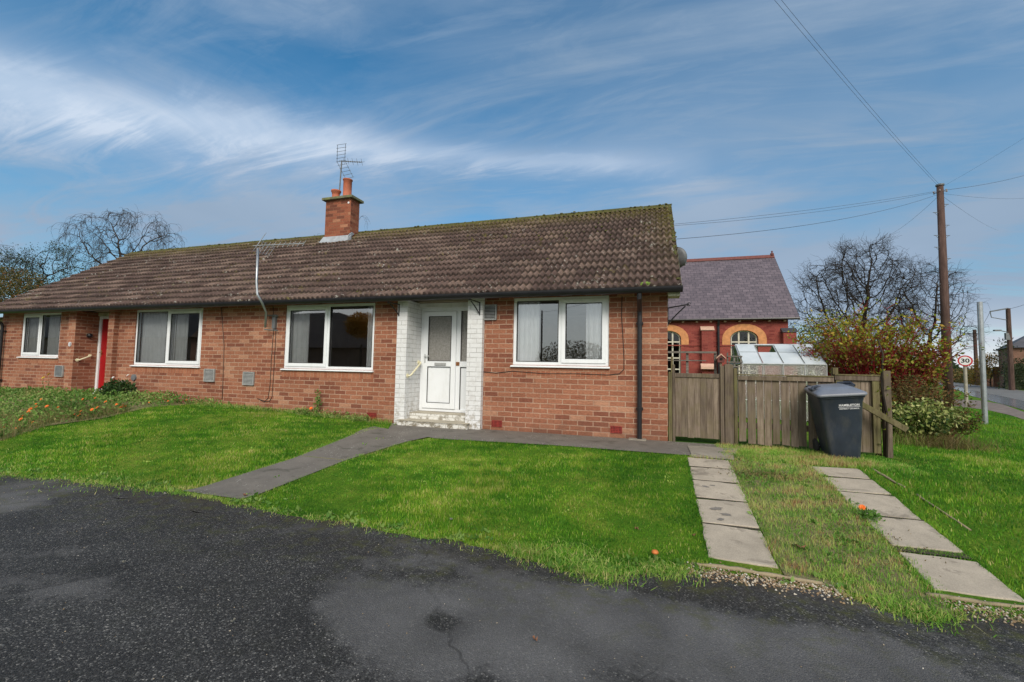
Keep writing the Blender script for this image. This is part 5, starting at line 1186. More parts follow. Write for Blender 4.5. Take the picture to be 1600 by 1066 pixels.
m_ = MB(); m_.v = [(q.x, q.y, zt_+.002) for q in p]+[(mid0.x, mid0.y, zt_+2.1), (mid1.x, mid1.y, zt_+2.1)]; m_.f = [(0, 1, 5, 4), (1, 2, 5), (2, 3, 4, 5), (3, 0, 4), (3, 2, 1, 0)]; m_.build('house_roof', 'far_roof', fh)
wl = thing('garden_wall', tuple(PD(1556, 606, 45)), 'low brick garden wall left of the far brick house', 'wall')
q = Vector(PD(1553, 606, 48)); q.z = 0; obox(q, perp*1.5, dirr*.3, -.4, PD(1556, 573, 48)[2]).build('wall_panel', 'brick_far', wl); q2 = Vector(PD(1541, 604, 50)); q2.z = 0; obox(q2, perp*.9, dirr*.3, -.4, PD(1545, 592, 50)[2]).build('gate_pier', 'brick_far', wl)
# little white cottage glimpsed over the fence
wc = PD(1322, 580, 60); wt = thing('white_cottage', (wc[0], wc[1], 0), 'pale cottage with a dark small paned window glimpsed over the fence', 'cottage')
MB().box(wc[0]-4, wc[0]+3, wc[1], wc[1]+5, -.4, wc[2]+2.0).build('house_wall', 'far_wall_pale', wt); MB().prism([(wc[0]-4.4, wc[1]-.4, wc[2]+2.), (wc[0]-4.4, wc[1]+5.4, wc[2]+2.), (wc[0]-4.4, wc[1]+2.5, wc[2]+4.2)], (7.8, 0, 0)).build('house_roof', 'far_roof', wt)
wv = PD(1322, 578, 59.9); m_ = MB().box(wv[0]-.55, wv[0]+.55, wc[1]-.03, wc[1]-.002, wv[2]-.6, wv[2]+.6); pw = m_.build('window', 'dark_hole', wt)
MB().box(wv[0]-.04, wv[0]+.04, wc[1]-.06, wc[1]-.031, wv[2]-.6, wv[2]+.6).box(wv[0]-.55, wv[0]+.55, wc[1]-.06, wc[1]-.031, wv[2]-.04, wv[2]+.04).build('glazing_bar', 'far_wall_pale', pw)
# buff neighbour at far left edge
nb = thing('neighbour_house', (-21, 3, 0), 'sliver of a buff brick neighbouring house beyond the left downpipe', 'house')
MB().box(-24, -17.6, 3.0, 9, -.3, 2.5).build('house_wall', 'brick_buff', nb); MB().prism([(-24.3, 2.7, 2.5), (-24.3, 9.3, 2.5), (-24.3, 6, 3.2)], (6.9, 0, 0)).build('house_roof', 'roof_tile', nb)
# houses, pole and trees across the court: only seen mirrored in the windows
ob_ = thing('opposite_bungalow', (-25, -27, -.3), 'dark roofed brick bungalow across the tarmac court', 'bungalow')
MB().box(-36, -16.5, -30, -22, -.4, 2.3).build('house_wall', 'brick_far', ob_)
m_ = MB(); m_.v = [(-36.4, -21.6, 2.3), (-16.1, -21.6, 2.3), (-16.1, -30.4, 2.3), (-36.4, -30.4, 2.3), (-36.4, -26, 5.7), (-27.3, -26, 5.7)]; m_.f = [(0, 1, 5, 4), (1, 2, 5), (2, 3, 4, 5), (3, 0, 4), (3, 2, 1, 0)]; m_.build('house_roof', 'opposite_roof', ob_)
ot = thing('opposite_terrace', (-60, -27, -.3), 'long dark roofed brick terrace across the court', 'houses'); MB().box(-85, -40, -31, -22, -.4, 3.2).build('house_wall', 'brick_far', ot); MB().prism([(-85.4, -21.6, 3.2), (-85.4, -31.4, 3.2), (-85.4, -26.5, 8.6)], (45.8, 0, 0)).build('house_roof', 'opposite_roof', ot)
oh = thing('opposite_house', (2, -30, -.3), 'brick house with a chimney across the court', 'house')
MB().box(-2.2, 6, -36, -29, -.4, 3.2).box(-1.6, -1.0, -33, -32.4, 3.3, 6.2).build('house_wall', 'brick_far', oh); MB().prism([(-2.5, -28.7, 3.2), (6.3, -28.7, 3.2), (1.9, -28.7, 5.6)], (0, -7.6, 0)).build('house_roof', 'opposite_roof', oh)
e = thing('utility_pole', (-8.6, -27, -.4), 'wooden pole across the court', 'pole', 'roadside poles'); MB().tube([(-8.6, -27, -.4), (-8.6, -27, 5.6)], [.08, .06], 8).build('pole_shaft', 'pole_wood', e)
wire((-8.6, -27, 5.5), (4, -12, 7.5), .9, .02, 'wire from the pole across the court')

# ------------------------------------------------------------------ hills / distant band
hx = np.linspace(-1.5, 1.5, 90); 
def band(name, D, h0, amp, mat, seed, kind='structure'):
    g = np.random.default_rng(seed); n = 160; az_ = np.linspace(-1.35, 1.25, n); prof = np.convolve(g.normal(0, 1, n+20), np.ones(6)/6, 'same')[10:10+n]*amp+h0
    V = []
    for k in range(n): x, y = CAM[0]+D*math.sin(az_[k]), CAM[1]+D*math.cos(az_[k]); V += [(x, y, -1.), (x, y, max(prof[k], .4)), (x*1.05, y*1.05, -1.)]
    F = []
    for k in range(n-1): a = k*3; F += [(a, a+3, a+4, a+1), (a+1, a+4, a+5, a+2)]
    me = bpy.data.meshes.new(name); me.from_pydata(V, [], F); return tag(link(name, me, mat, smooth=True), kind=kind)
band('hills', 620, 9, 5, 'hill_far', 5)

# ------------------------------------------------------------------ trees
def colonize(base, lean, trunk_h, attr, step, kill, infl, iters=90, r_tip=.012, expo=2.2, rmax=.4):
    nodes = [Vector(base)]; par = [-1]; d = Vector(lean).normalized()
    for k in range(int(trunk_h/step)): nodes.append(nodes[-1]+d*step+Vector((random.uniform(-.1, .1)*step, random.uniform(-.1, .1)*step, 0))); par.append(len(nodes)-2)
    A = [Vector(a) for a in attr]
    for it in range(iters):
        if not A: break
        kd = kdtree.KDTree(len(nodes)); [kd.insert(n_, i) for i, n_ in enumerate(nodes)]; kd.balance()
        acc = {}; keep = []
        for a in A:
            co, i, dist = kd.find(a)
            if dist < kill: continue
            keep.append(a)
            if dist < infl: acc[i] = acc.get(i, Vector((0, 0, 0)))+(a-co).normalized()
        A = keep
        if not acc: infl *= 1.5; 
        if infl > 40: break
        for i, v in acc.items():
            v = v.normalized()+Vector((random.gauss(0, .13), random.gauss(0, .13), random.gauss(0, .13))); nodes.append(nodes[i]+v.normalized()*step); par.append(i)
    n = len(nodes); rad = [0.]*n; kids = [0]*n
    for i in range(n-1, 0, -1):
        if rad[i] == 0: rad[i] = r_tip**expo
        rad[par[i]] += rad[i]; kids[par[i]] += 1
    rad = [max(r, 1e-9)**(1/expo) for r in rad]; sc = min(1, rmax/rad[0]); rad = [max(r*sc, r_tip*.7) for r in rad]
    return nodes, par, rad, kids
def ell(c, r, n, hollow=0.35):
    out = []
    while len(out) < n:
        p = np.random.default_rng(len(out)*7+n+int(abs(c[0]*10))).uniform(-1, 1, (n*3, 3)); q = np.linalg.norm(p, axis=1); p = p[(q < 1) & (q > hollow)]; out = list(p[:n])
    return [tuple(np.array(c)+x*np.array(r)) for x in out]
def baretree(name, base, lean, trunk_h, attr, step, kill, infl, label, cat, mat, twig_len=.7, twigs=3, droop=0., r_tip=.014, rmax=.4, tw_r=.007, lvl=2, leafmat_=None, nleaf=0, leafsize=.1, group=None):
    nodes, par, rad, kids = colonize(base, lean, trunk_h, attr, step, kill, infl, r_tip=r_tip, rmax=rmax)
    t_ = thing(name, tuple(base), label, cat, group)
    S = []; 
    for i in range(1, len(nodes)): S.append((tuple(nodes[par[i]]), tuple(nodes[i]), rad[par[i]] if par[i] else rad[0], rad[i]))
    big = [s for s in S if s[2] > .05*rmax/.4]; small = [s for s in S if s[2] <= .05*rmax/.4]
    if big: segs_mesh('trunk', big, mat, t_, 7)
    tw = []; ends = []
    def grow(p, d, L, r, lv):
        p = Vector(p); k = 4; dd = d.normalized()
        for q in range(k):
            dd = (dd+Vector((random.gauss(0, .22), random.gauss(0, .22), random.gauss(0, .2)-droop*(q+1)*.35))).normalized(); p2 = p+dd*(L/k); tw.append((tuple(p), tuple(p2), r*(1-q/k*.6), r*(1-(q+1)/k*.6)))
            if lv > 0 and q in (1, 2, 3): 
                grow(p2, (dd+Vector((random.gauss(0, .8), random.gauss(0, .8), random.gauss(0, .6)))).normalized(), L*random.uniform(.4, .7), r*.7, lv-1)
            p = p2
        ends.append(tuple(p))
    for i in range(1, len(nodes)):
        if kids[i] == 0 or (rad[i] < r_tip*2.2 and random.random() < .3):
            d0 = nodes[i]-nodes[par[i]]
            for _ in range(twigs if kids[i] == 0 else 1): grow(nodes[i], d0.normalized()+Vector((random.gauss(0, .5), random.gauss(0, .5), random.gauss(0, .45))), twig_len*random.uniform(.6, 1.3), tw_r, lvl-1)
    segs_mesh('crown', small+tw, mat, t_, 3)
    if leafmat_:
        P = np.array([ends[random.randrange(len(ends))] for _ in range(nleaf)])+RNG.normal(0, leafsize*1.5, (nleaf, 3)); leaves('foliage', P, RNG.uniform(.6, 1.3, nleaf)*leafsize, RNG.uniform(0, 1, nleaf), leafmat_, t_)
    print(name, len(nodes), len(tw)); return t_
# great bare tree(s) on the right, D ~ 38
D = 38
def DP(u, v, d=D): return tuple(PD(u, v, d))
def crown(list_, per):
    out = []
    for (u, v, ru, rv, d) in list_:
        k = d/FPX; c = PD(u, v, d); out += ell(c, (ru*k, min(ru, rv)*k*.9, rv*k), int(per*ru*rv/400))
    return out
b0 = np.array(DP(1352, 592)); b0[2] = -.3
baretree('bare_tree', b0, (0, 0, 1), 2.6, crown([(1352, 425, 44, 46, D), (1300, 450, 46, 44, D-1), (1275, 495, 34, 42, D), (1355, 480, 60, 44, D+1), (1395, 440, 40, 34, D), (1305, 520, 50, 34, D-1), (1385, 500, 40, 40, D), (1365, 400, 26, 24, D)], 90), .34, .58, 5, 'great spreading bare tree, darkest against the sky, behind the red stemmed shrub', 'tree', 'bark_dark', 1.1, 7, .02, .023, .55, .0135, 2)
b0 = np.array(DP(1438, 594, 42)); b0[2] = -.3
baretree('bare_tree', b0, (.1, 0, 1), 2.4, crown([(1440, 450, 44, 38, 42), (1480, 465, 32, 48, 42), (1430, 500, 40, 40, 43), (1492, 520, 24, 38, 41), (1465, 500, 34, 34, 42)], 65), .36, .66, 5, 'finer bare tree crowding in behind the telegraph pole', 'tree', 'bark_dark', 1.1, 7, .05, .023, .40, .0135, 2)
# weeping birch behind left roof, D ~ 26
b0 = np.array(PD(188, 480, 27)); b0[2] = -.2
baretree('birch_tree', b0, (0, 0, 1), 4.2, crown([(190, 352, 48, 28, 27), (235, 362, 36, 26, 27), (145, 365, 38, 36, 27), (262, 375, 20, 24, 27), (205, 390, 60, 24, 27), (140, 395, 30, 30, 26)], 70), .3, .5, 5, 'weeping bare birch rising behind the left end of the roof', 'tree', 'bark_birch', .85, 6, .7, .012, .17, .0085, 2)
b0 = np.array(PD(-30, 520, 24)); b0[2] = -.2
baretree('birch_tree', b0, (.1, 0, 1), 3.4, crown([(0, 390, 28, 22, 24), (20, 420, 44, 26, 24), (-40, 420, 40, 40, 24)], 70), .33, .55, 5, 'weeping bare birch cut off by the left edge of the photo', 'tree', 'bark_birch', .8, 3, .5, .012, .15, .007, 2)
b0 = np.array(PD(55, 560, 22)); b0[2] = -.2
baretree('hawthorn_tree', b0, (0, 0, 1), 1.0, crown([(30, 430, 45, 32, 22), (80, 420, 45, 32, 22), (30, 455, 60, 30, 22), (115, 430, 30, 26, 22)], 90), .25, .42, 4, 'dense brownish hawthorn behind the far left roof slope', 'tree', 'bark', .55, 3, .0, .012, .16, .007, 2, 'leaf_evergreen', 5200, .075)
b0 = np.array(PD(18, 500, 20)); bs = thing('dense_bush', (b0[0], b0[1], -.2), 'dark dense bush low behind the left roof corner', 'bush')
P = np.array(ell(PD(15, 450, 20), (2.0, 1.3, .95), 7500, .1)); leaves('foliage', P, RNG.uniform(.05, .11, len(P)), RNG.uniform(0, 1, len(P)), 'leaf_thicket', bs); MB().tube([(b0[0], b0[1], -.2), (b0[0], b0[1], 3.5)], [.1, .04], 6).build('trunk', 'bark', bs)
# twigs just showing beside chimney
b0 = np.array(PD(556, 480, 26)); b0[2] = -.2
baretree('birch_tree', b0, (0, 0, 1), 4.0, crown([(560, 345, 13, 15, 26), (564, 362, 10, 12, 26), (552, 375, 14, 20, 26)], 70), .3, .5, 4, 'weeping birch tips showing just right of the chimney', 'tree', 'bark_birch', .75, 3, .6, .011, .12, .007, 2)
b0 = np.array(PD(490, 480, 26)); b0[2] = -.2
baretree('birch_tree', b0, (0, 0, 1), 3.6, crown([(490, 374, 14, 9, 26), (490, 390, 18, 16, 26)], 60), .3, .5, 4, 'low bare twigs just over the ridge left of the chimney', 'tree', 'bark_birch', .5, 2, .2, .011, .11, .006, 2)
# autumn tree far right & fill bushes
b0 = np.array(PD(1548, 600, 48)); b0[2] = -.4
baretree('autumn_tree', b0, (0, 0, 1), 1.2, crown([(1550, 572, 20, 22, 48), (1540, 585, 18, 14, 48), (1560, 580, 14, 14, 48)], 60), .35, .6, 5, 'small golden leaved tree beside the far roadside poles', 'tree', 'bark', .6, 3, 0, .02, .2, .012, 2, 'leaf_autumn', 2600, .17)
b0 = np.array(PD(1300, 600, 15)); b0[2] = -.2
baretree('ash_sapling', b0, (0, 0, 1), .6, crown([(1305, 545, 38, 38, 15), (1285, 570, 30, 28, 15), (1330, 570, 30, 30, 15), (1290, 520, 26, 18, 15)], 60), .16, .26, 3, 'yellowing green leafy young tree behind the greenhouse end', 'tree', 'bark', .3, 3, 0, .008, .07, .005, 2, 'leaf_yellow', 2600, .10)

# reflected autumn tree across the court
b0 = (-20.7, -20.5, -.34)
tt = thing('autumn_tree', b0, 'orange leaved tree across the court', 'tree'); MB().tube([b0, (-20.7, -20.5, 2.5)], [.15, .08], 7).build('trunk', 'bark', tt)
P = np.array(ell((-20.7, -20.5, 3.9), (1.2, 1.2, 1.0), 3500, .1)); leaves('crown', P, RNG.uniform(.1, .22, len(P)), RNG.uniform(0, 1, len(P)), 'leaf_orange', tt)
b0 = (-6.5, -30, -.34); tt = thing('dark_tree', b0, 'dark bushy tree across the court', 'tree'); MB().tube([b0, (-6.5, -30, 1.5)], [.15, .1], 7).build('trunk', 'bark', tt)
P = np.concatenate([np.array(ell((-6.5, -30, 1.7), (3.4, 1.6, 1.7), 3500, .1)), np.array(ell((-3.2, -30, 1.5), (1.8, 1.4, 1.5), 1800, .1))]); leaves('crown', P, RNG.uniform(.12, .26, len(P)), RNG.uniform(0, 1, len(P)), 'leaf_thicket', tt)

# ------------------------------------------------------------------ shrubs on the right
def shrub(name, base, nst, H, spread, label, stem, leaf=None, nl=0, ls=.07, lean=(0, 0), branch=3, r=.012, leaf_lo=.3, lz=None, k=6, leaf2=None, nl2=0):
    t_ = thing(name, base, label, 'shrub'); S = []; pts = []; b = Vector(base)
    for _ in range(nst):
        a = random.uniform(0, 2*PI); rr = random.random()**.5; off = Vector((math.cos(a)*rr*spread[0]*.25, math.sin(a)*rr*spread[1]*.25, 0)); tgt = Vector((math.cos(a)*rr*spread[0]+lean[0], math.sin(a)*rr*spread[1]+lean[1], H*random.uniform(.65, 1.05)*(1-.25*rr)))
        p = b+off
        for q in range(k):
            f = (q+1)/k; p2 = b+off+Vector((tgt.x*f**1.2, tgt.y*f**1.2, tgt.z*f**.9))+Vector((random.gauss(0, .02), random.gauss(0, .02), 0)); S.append((tuple(p), tuple(p2), r*(1-.7*(q/k)), r*(1-.7*f)))
            if f > .35:
                for _b in range(branch):
                    d = Vector((random.gauss(0, 1), random.gauss(0, 1), random.uniform(.2, 1.4))).normalized(); L = random.uniform(.12, .34)*H/2.5; m1 = p2+d*L*.5; m2 = m1+(d+Vector((random.gauss(0, .4), random.gauss(0, .4), .3))).normalized()*L*.5; S.append((tuple(p2), tuple(m1), r*.35, r*.28)); S.append((tuple(m1), tuple(m2), r*.28, r*.15)); 
                    if f > leaf_lo: pts.append(tuple(m2)); pts.append(tuple(m1))
            p = p2
    segs_mesh('stems', S, stem, t_, 4)
    if leaf and pts:
        P = np.array([pts[random.randrange(len(pts))] for _ in range(nl)])+RNG.normal(0, ls*.6, (nl, 3)); leaves('foliage', P, RNG.uniform(.6, 1.3, nl)*ls, RNG.uniform(0, 1, nl), leaf, t_, .6, 0)
    if leaf2 and pts:
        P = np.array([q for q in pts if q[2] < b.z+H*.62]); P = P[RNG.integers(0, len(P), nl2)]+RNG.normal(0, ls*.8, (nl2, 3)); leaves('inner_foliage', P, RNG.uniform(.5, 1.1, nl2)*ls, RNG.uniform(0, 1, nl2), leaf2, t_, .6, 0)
    return t_
c = PD(1368, 640, 10.3)
shrub('dogwood_shrub', (c[0], c[1], -.1), 150, 2.75, (1.3, .9), 'large red stemmed dogwood with yellow green leaves behind the fence end', 'stem_red', 'leaf_yellow', 4300, .08, (0, 0), 3, .013, .62, leaf2='leaf_red', nl2=2600)
c = PD(1436, 650, 11.5)
shrub('dogwood_shrub', (c[0], c[1], -.1), 45, 2.0, (.45, .5), 'smaller red twigged shrub with green leaves against the telegraph pole', 'stem_red', 'leaf_yellow', 1500, .085, (0, 0), 3, .011, .55, leaf2='leaf_red', nl2=900)
c = PD(1428, 668, 8.9)
shrub('bramble_thicket', (c[0], c[1], -.1), 80, 1.05, (.75, .6), 'brown and olive thicket between the end post and the telegraph pole', 'stem_brown', 'leaf_thicket', 4200, .05, (0, 0), 3, .008, .2)
c = PD(1405, 672, 9.6)
shrub('bramble_thicket', (c[0]-.1, c[1], -.1), 60, 1.25, (.7, .5), 'reddish twiggy growth just behind the end of the fence', 'stem_brown', 'leaf_thicket', 3000, .05, (0, 0), 3, .008, .2)
c = PD(1430, 690, 7.3); vb = (c[0], c[1], zs(c[0], c[1]))
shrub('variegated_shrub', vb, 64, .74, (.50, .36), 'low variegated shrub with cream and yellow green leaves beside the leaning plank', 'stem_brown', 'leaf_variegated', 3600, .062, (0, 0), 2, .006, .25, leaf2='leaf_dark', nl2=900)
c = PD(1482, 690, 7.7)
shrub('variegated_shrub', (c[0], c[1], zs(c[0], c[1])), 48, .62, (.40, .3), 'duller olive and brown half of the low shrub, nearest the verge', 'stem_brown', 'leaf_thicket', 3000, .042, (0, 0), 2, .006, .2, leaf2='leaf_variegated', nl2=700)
# dry grasses at shrub foot
c = PD(1470, 705, 7.0); n = 1500; X = c[0]+RNG.normal(0, .28, n); Yv = c[1]+RNG.normal(0, .17, n); tag(blades('dry_grass_tuft', X, Yv, RNG.uniform(.14, .34, n), np.full(n, .004), RNG.uniform(0, 1, n), 'grass_dry', 1.1), kind='stuff')
n = 700; c = PD(1400, 700, 7.2); X = c[0]+RNG.normal(0, .35, n); Yv = c[1]+RNG.normal(0, .12, n); tag(blades('dry_grass_tuft', X, Yv, RNG.uniform(.1, .3, n), np.full(n, .004), RNG.uniform(0, .9, n), 'grass_rough', .9), kind='stuff')
# climbing stem on end post, ivy bits
c = PY(1380, 600, .0); cl = thing('climbing_stem', (2.64, .0, -.05), 'bare climbing stem with a few leaves twining up the fence end post', 'climber')
MB().tube([(2.62, -.02, -.05), (2.64, -.03, .5), (2.59, -.03, .9), (2.62, -.02, 1.3), (2.58, 0, 1.5)], [.018, .015, .012, .01, .006], 6).build('stem', 'bark', cl, smooth=True); P = np.array([(2.61, -.04, z) for z in RNG.uniform(.1, 1.3, 34)])+RNG.normal(0, .05, (34, 3)); leaves('foliage', P, .06, RNG.uniform(0, 1, 34), 'leaf_yellow', cl)
# hedges and bushes along the main road
hd = thing('clipped_hedge', tuple(PD(1590, 605, 36)), 'dark ivy covered hedge in front of the far brick house', 'hedge')
a = Vector(PD(1567, 606, 40)); P = []
for k in range(5200):
    s_ = random.uniform(0, 8); q = a-dirr*s_*0+perp*s_*.9; zt_ = 2.6 if s_ > .6 else 4.6; P.append((q.x+random.gauss(0, .25), q.y+random.gauss(0, .3), random.uniform(-.2, zt_)))
leaves('foliage', np.array(P), RNG.uniform(.12, .26, len(P)), RNG.uniform(0, 1, len(P)), 'leaf_evergreen', hd); obox(Vector((a.x, a.y, 0))+perp*.15, perp*7, dirr*.4, -.3, 2.2).build('stems', 'hedge', hd)
P = []
for k in range(6000):
    t_ = random.random(); u = 1490+60*t_; Dd = 80-28*t_; q = PD(u, 592, Dd); P.append((q[0]+random.gauss(0, .5), q[1]+random.gauss(0, .8), random.uniform(-.3, 1.3+.8*math.sin(k*.01))))
hl = leaves('far_hedgerow', np.array(P), RNG.uniform(.2, .45, len(P)), RNG.uniform(0, 1, len(P)), 'leaf_thicket'); tag(hl, 'low brown hedgerow lining the far side of the main road', 'hedge')
P = []
for k in range(9000):
    u = random.uniform(1220, 1500); q = PD(u, 590, random.uniform(90, 110)); P.append((q[0], q[1], random.uniform(-.3, 3.0+1.5*math.sin(u*.09)+math.sin(u*.31))))
tag(leaves('far_woods', np.array(P), RNG.uniform(.5, 1.1, len(P)), RNG.uniform(0, 1, len(P)), 'leaf_evergreen'), kind='stuff')

# ------------------------------------------------------------------ lawns
from mathutils import noise as mnoise
def fbm(X, Y, s, seed=0):
    return np.array([mnoise.fractal(Vector((x*s+seed, y*s-seed, seed*.37)), 1., 2., 3) for x, y in zip(X, Y)])
def nz(X, Y, s, seed=0):      # cheap smooth value noise from sines
    r = np.random.default_rng(seed); out = 0
    for k in range(9): a = r.uniform(0, 2*PI); f = s*r.uniform(.5, 2.4); out = out+np.sin((X*math.cos(a)+Y*math.sin(a))*f*2*PI+r.uniform(0, 6))/(1+.3*k)
    return out/3.2
PXL = lambda y: np.interp(y, [-3.42, -2.25, -1.3, -.55], [-4.95, -4.62, -4.55, -4.40])     # path left edge
PXR = lambda y: np.interp(y, [-3.42, -2.15, -1.3, -1.0], [-4.15, -3.9, -3.55, -3.15])      # path right edge
BED = lambda y: np.interp(y, [-3.2, -2.76, -2.1, -1.65, -.13], [-10.0, -9.75, -10.1, -9.6, -9.35])
def inside(kind, X, Y):
    e = edge_y(X)+.035*nz(X, X*0, 1.3, 31)+.03*nz(X, X*0, 4., 32)
    if kind == 'left': return (Y > e) & (X < PXL(Y)+.02*np.sin(Y*13)) & (X > np.where(Y > -2.9, BED(Y), -14)) & (Y < -.02)
    if kind == 'right': return (Y > e) & (X > PXR(Y)+.02*np.sin(Y*13)) & (Y < -1.02-.06*np.exp(-((X+3.2)/.4)**2)+.02*np.sin(X*11)) & (X < .17+.015*np.sin(Y*12))
    if kind == 'drive':
        m_ = (X > .635+.03*np.sin(Y*9)) & (X < 1.50+.10*np.exp(-((Y+2.2)/.25)**2)+.03*np.sin(Y*7)) & (Y > np.where(X < .9, -3.34, -3.72+.35*np.abs(X-1.25))) & (Y < .0)
        top = (X > .95) & (X < 2.6) & (Y > -1.0) & (Y < .0); gap = (X > .2) & (X < .6) & (np.abs(Y+1.05) < .03)
        return m_ | top | gap
    if kind == 'verge': return (X > 1.99+.02*np.sin(Y*8)) & (Y > e+.02) & (Y < np.where(X < 2.75, -.02, 99)) & ~((X > 2.0) & (X < 2.8) & (Y > -.05))
def mk(kind, n, box, mat, hgt, wid, tintf, name, lab=None):
    X = RNG.uniform(box[0], box[1], n); Y = RNG.uniform(box[2], box[3], n); k = inside(kind, X, Y); X, Y = X[k], Y[k]
    big = nz(X, Y, .45, 3); mid = nz(X, Y, 1.6, 5); H = hgt*(1+.30*big+.25*mid)*RNG.uniform(.55, 1.35, len(X)); H = np.clip(H, .012, None)
    e = Y-edge_y(X); near = np.exp(-(e/.16)**2)*(RNG.uniform(0, 1, len(X)) < .5); H = H*(1-.4*near)
    T = np.clip(tintf(X, Y, big, mid)+RNG.normal(0, .15, len(X))+.22*near+.55*(RNG.uniform(0, 1, len(X)) < .06), 0, 1)
    # trim density with distance
    o = blades(name, X, Y, H, wid*RNG.uniform(.7, 1.3, len(X)), T, mat, .5, Z=zg(X, Y)); return tag(o, kind='stuff')
lt_ = lambda X, Y, b, m_: .38+.26*b+.34*m_+.22*nz(X, Y, 4.0, 12)
mk('right', 105000, (-5, .3, -4.0, -.95), 'grass_lawn', .027, .0045, lt_, 'lawn_grass')
mk('left', 110000, (-12, -4.3, -3.9, 0), 'grass_lawn', .028, .0055, lt_, 'lawn_grass')
mk('drive', 62000, (.15, 2.7, -3.8, 0), 'grass_rough', .040, .0048, lambda X, Y, b, m_: np.clip(.46+.3*b+.4*m_+.25*nz(X, Y, 5, 2), 0, 1), 'driveway_weeds')
mk('verge', 90000, (1.95, 7.5, -3.5, 3), 'grass_lawn', .034, .006, lambda X, Y, b, m_: .34+.22*b+.28*m_+.15*nz(X, Y, 4.0, 13), 'verge_grass')
n = 60000; X = RNG.uniform(2.8, 14, n); Y = RNG.uniform(1, 18, n); k = (X < np.interp(Y, [5, 9.28, 12.94, 14.6, 18], [8.1, 9.6, 10.9, 10.8, 9])) & (X > 3.0+.12*(Y-1)); X, Y = X[k], Y[k]
tag(blades('verge_grass', X, Y, RNG.uniform(.03, .075, len(X)), np.full(len(X), .011), np.clip(.36+.15*nz(X, Y, .3, 3)+RNG.normal(0, .12, len(X)), 0, 1), 'grass_lawn', .5), kind='stuff')
# fringe of longer grass, creeping over the tarmac and slab edges
n = 9000; X = RNG.uniform(-12, 2.6, n); Y = edge_y(X)+.035*nz(X, X*0, 1.3, 31)+.03*nz(X, X*0, 4., 32)+RNG.normal(.0, .05, n); dens = nz(X, Y*0, .9, 8); k = (RNG.uniform(-1.4, 1, n) < dens) & ~((X > -4.9) & (X < -4.2)) & ~((X > .1) & (X < .85)); X, Y = X[k], Y[k]
tag(blades('edge_grass', X, Y, RNG.uniform(.012, .05, len(X)), np.full(len(X), .0055), np.clip(.5+.3*nz(X, Y, .8, 9)+RNG.normal(0, .2, len(X)), 0, 1), 'grass_rough', 1.5), kind='stuff')
def fringe(P, per_m, spread, h, name, mat='grass_rough', tint=.45):
    P = np.array(P, float); L = np.r_[0, np.cumsum(np.linalg.norm(np.diff(P, axis=0), axis=1))]; n = int(L[-1]*per_m); s_ = RNG.uniform(0, L[-1], n)
    X = np.interp(s_, L, P[:, 0])+RNG.normal(0, spread, n); Y = np.interp(s_, L, P[:, 1])+RNG.normal(0, spread, n); k = nz(X, Y, 1.4, 21)+RNG.uniform(-1, 1.3, n) > -.25
    X, Y = X[k], Y[k]; return tag(blades(name, X, Y, RNG.uniform(.4, 1.3, len(X))*h, np.full(len(X), .0045), np.clip(tint+.25*nz(X, Y, 1.1, 22)+RNG.normal(0, .16, len(X)), 0, 1), mat, .9), kind='stuff')
ys_ = np.linspace(-3.4, -.6, 30)
fringe([(float(PXL(y)), y) for y in ys_], 800, .024, .030, 'edge_grass'); fringe([(float(PXR(y)), y) for y in ys_ if y < -1.0], 800, .024, .030, 'edge_grass')
fringe([(-3.2, -1.06), (-1.5, -1.0), (.2, -1.0)], 800, .022, .030, 'edge_grass', 'grass_lawn', .3)
fringe([(.175, -1.05), (.18, -3.3)], 500, .012, .034, 'edge_grass', 'grass_lawn', .3); fringe([(.635, -1.0), (.64, -3.3)], 500, .018, .04, 'edge_grass'); fringe([(1.51, -1.0), (1.50, -3.3)], 900, .035, .036, 'edge_grass'); fringe([(1.97, -1.0), (1.98, -3.3)], 800, .02, .04, 'edge_grass', 'grass_lawn', .35)
for y in (-2.715, -2.205, -1.755, -1.355): fringe([(.2, y), (.62, y)], 160, .004, .016, 'joint_grass')
fringe([(1.52, -2.76), (1.97, -2.76)], 3200, .018, .026, 'joint_grass')
fringe([(-5.0, -3.45), (-4.1, -3.47)], 1600, .035, .03, 'joint_grass'); fringe([(-3.9, -2.155), (-4.6, -2.155)], 120, .006, .015, 'joint_grass')
for y in (-2.215, -1.715, -1.325): fringe([(1.52, y), (1.96, y)], 260, .006, .018, 'joint_grass')
fringe([(1.53, -2.2), (1.60, -1.75)], 600, .03, .03, 'joint_grass')
# clumps at the lawn tip and elsewhere
for (cx, cy_, r_, n, h) in ((-.55, -3.78, .16, 900, .12), (-1.15, -3.62, .14, 500, .1), (-.15, -3.6, .16, 600, .1), (1.22, -3.62, .14, 900, .12), (1.0, -3.3, .14, 500, .1), (-.75, -3.55, .25, 900, .09), (-6.2, -3.45, .4, 700, .09), (-5.4, -3.4, .3, 400, .09), (-8.2, -3.5, .7, 900, .1), (1.05, -.75, .2, 700, .09), (1.5, -.5, .3, 700, .1)):
    X = cx+RNG.normal(0, r_, n)*.7; Y = cy_+RNG.normal(0, r_, n)*.45; tag(blades('grass_clump', X, Y, RNG.uniform(.4, 1.2, n)*h*.48, np.full(n, .0058), np.clip(RNG.normal(.45, .22, n), 0, 1), 'grass_rough', 1.4), kind='stuff')
# soil under flower bed and drive strip
drape('bed_soil', ([(-9.75, -2.8), (-10.0, -2.1), (-9.5, -1.6), (-9.3, -.05)], [(-16.6, -2.8), (-16.6, -2.), (-16.6, -1), (-16.6, -.05)]), .012, 'soil')
drape('driveway_strip', ([(.64, -1.0), (.64, -2.2), (.64, -3.38)], [(1.5, -1.0), (1.5, -2.2), (1.45, -3.62)]), .008, 'soil')
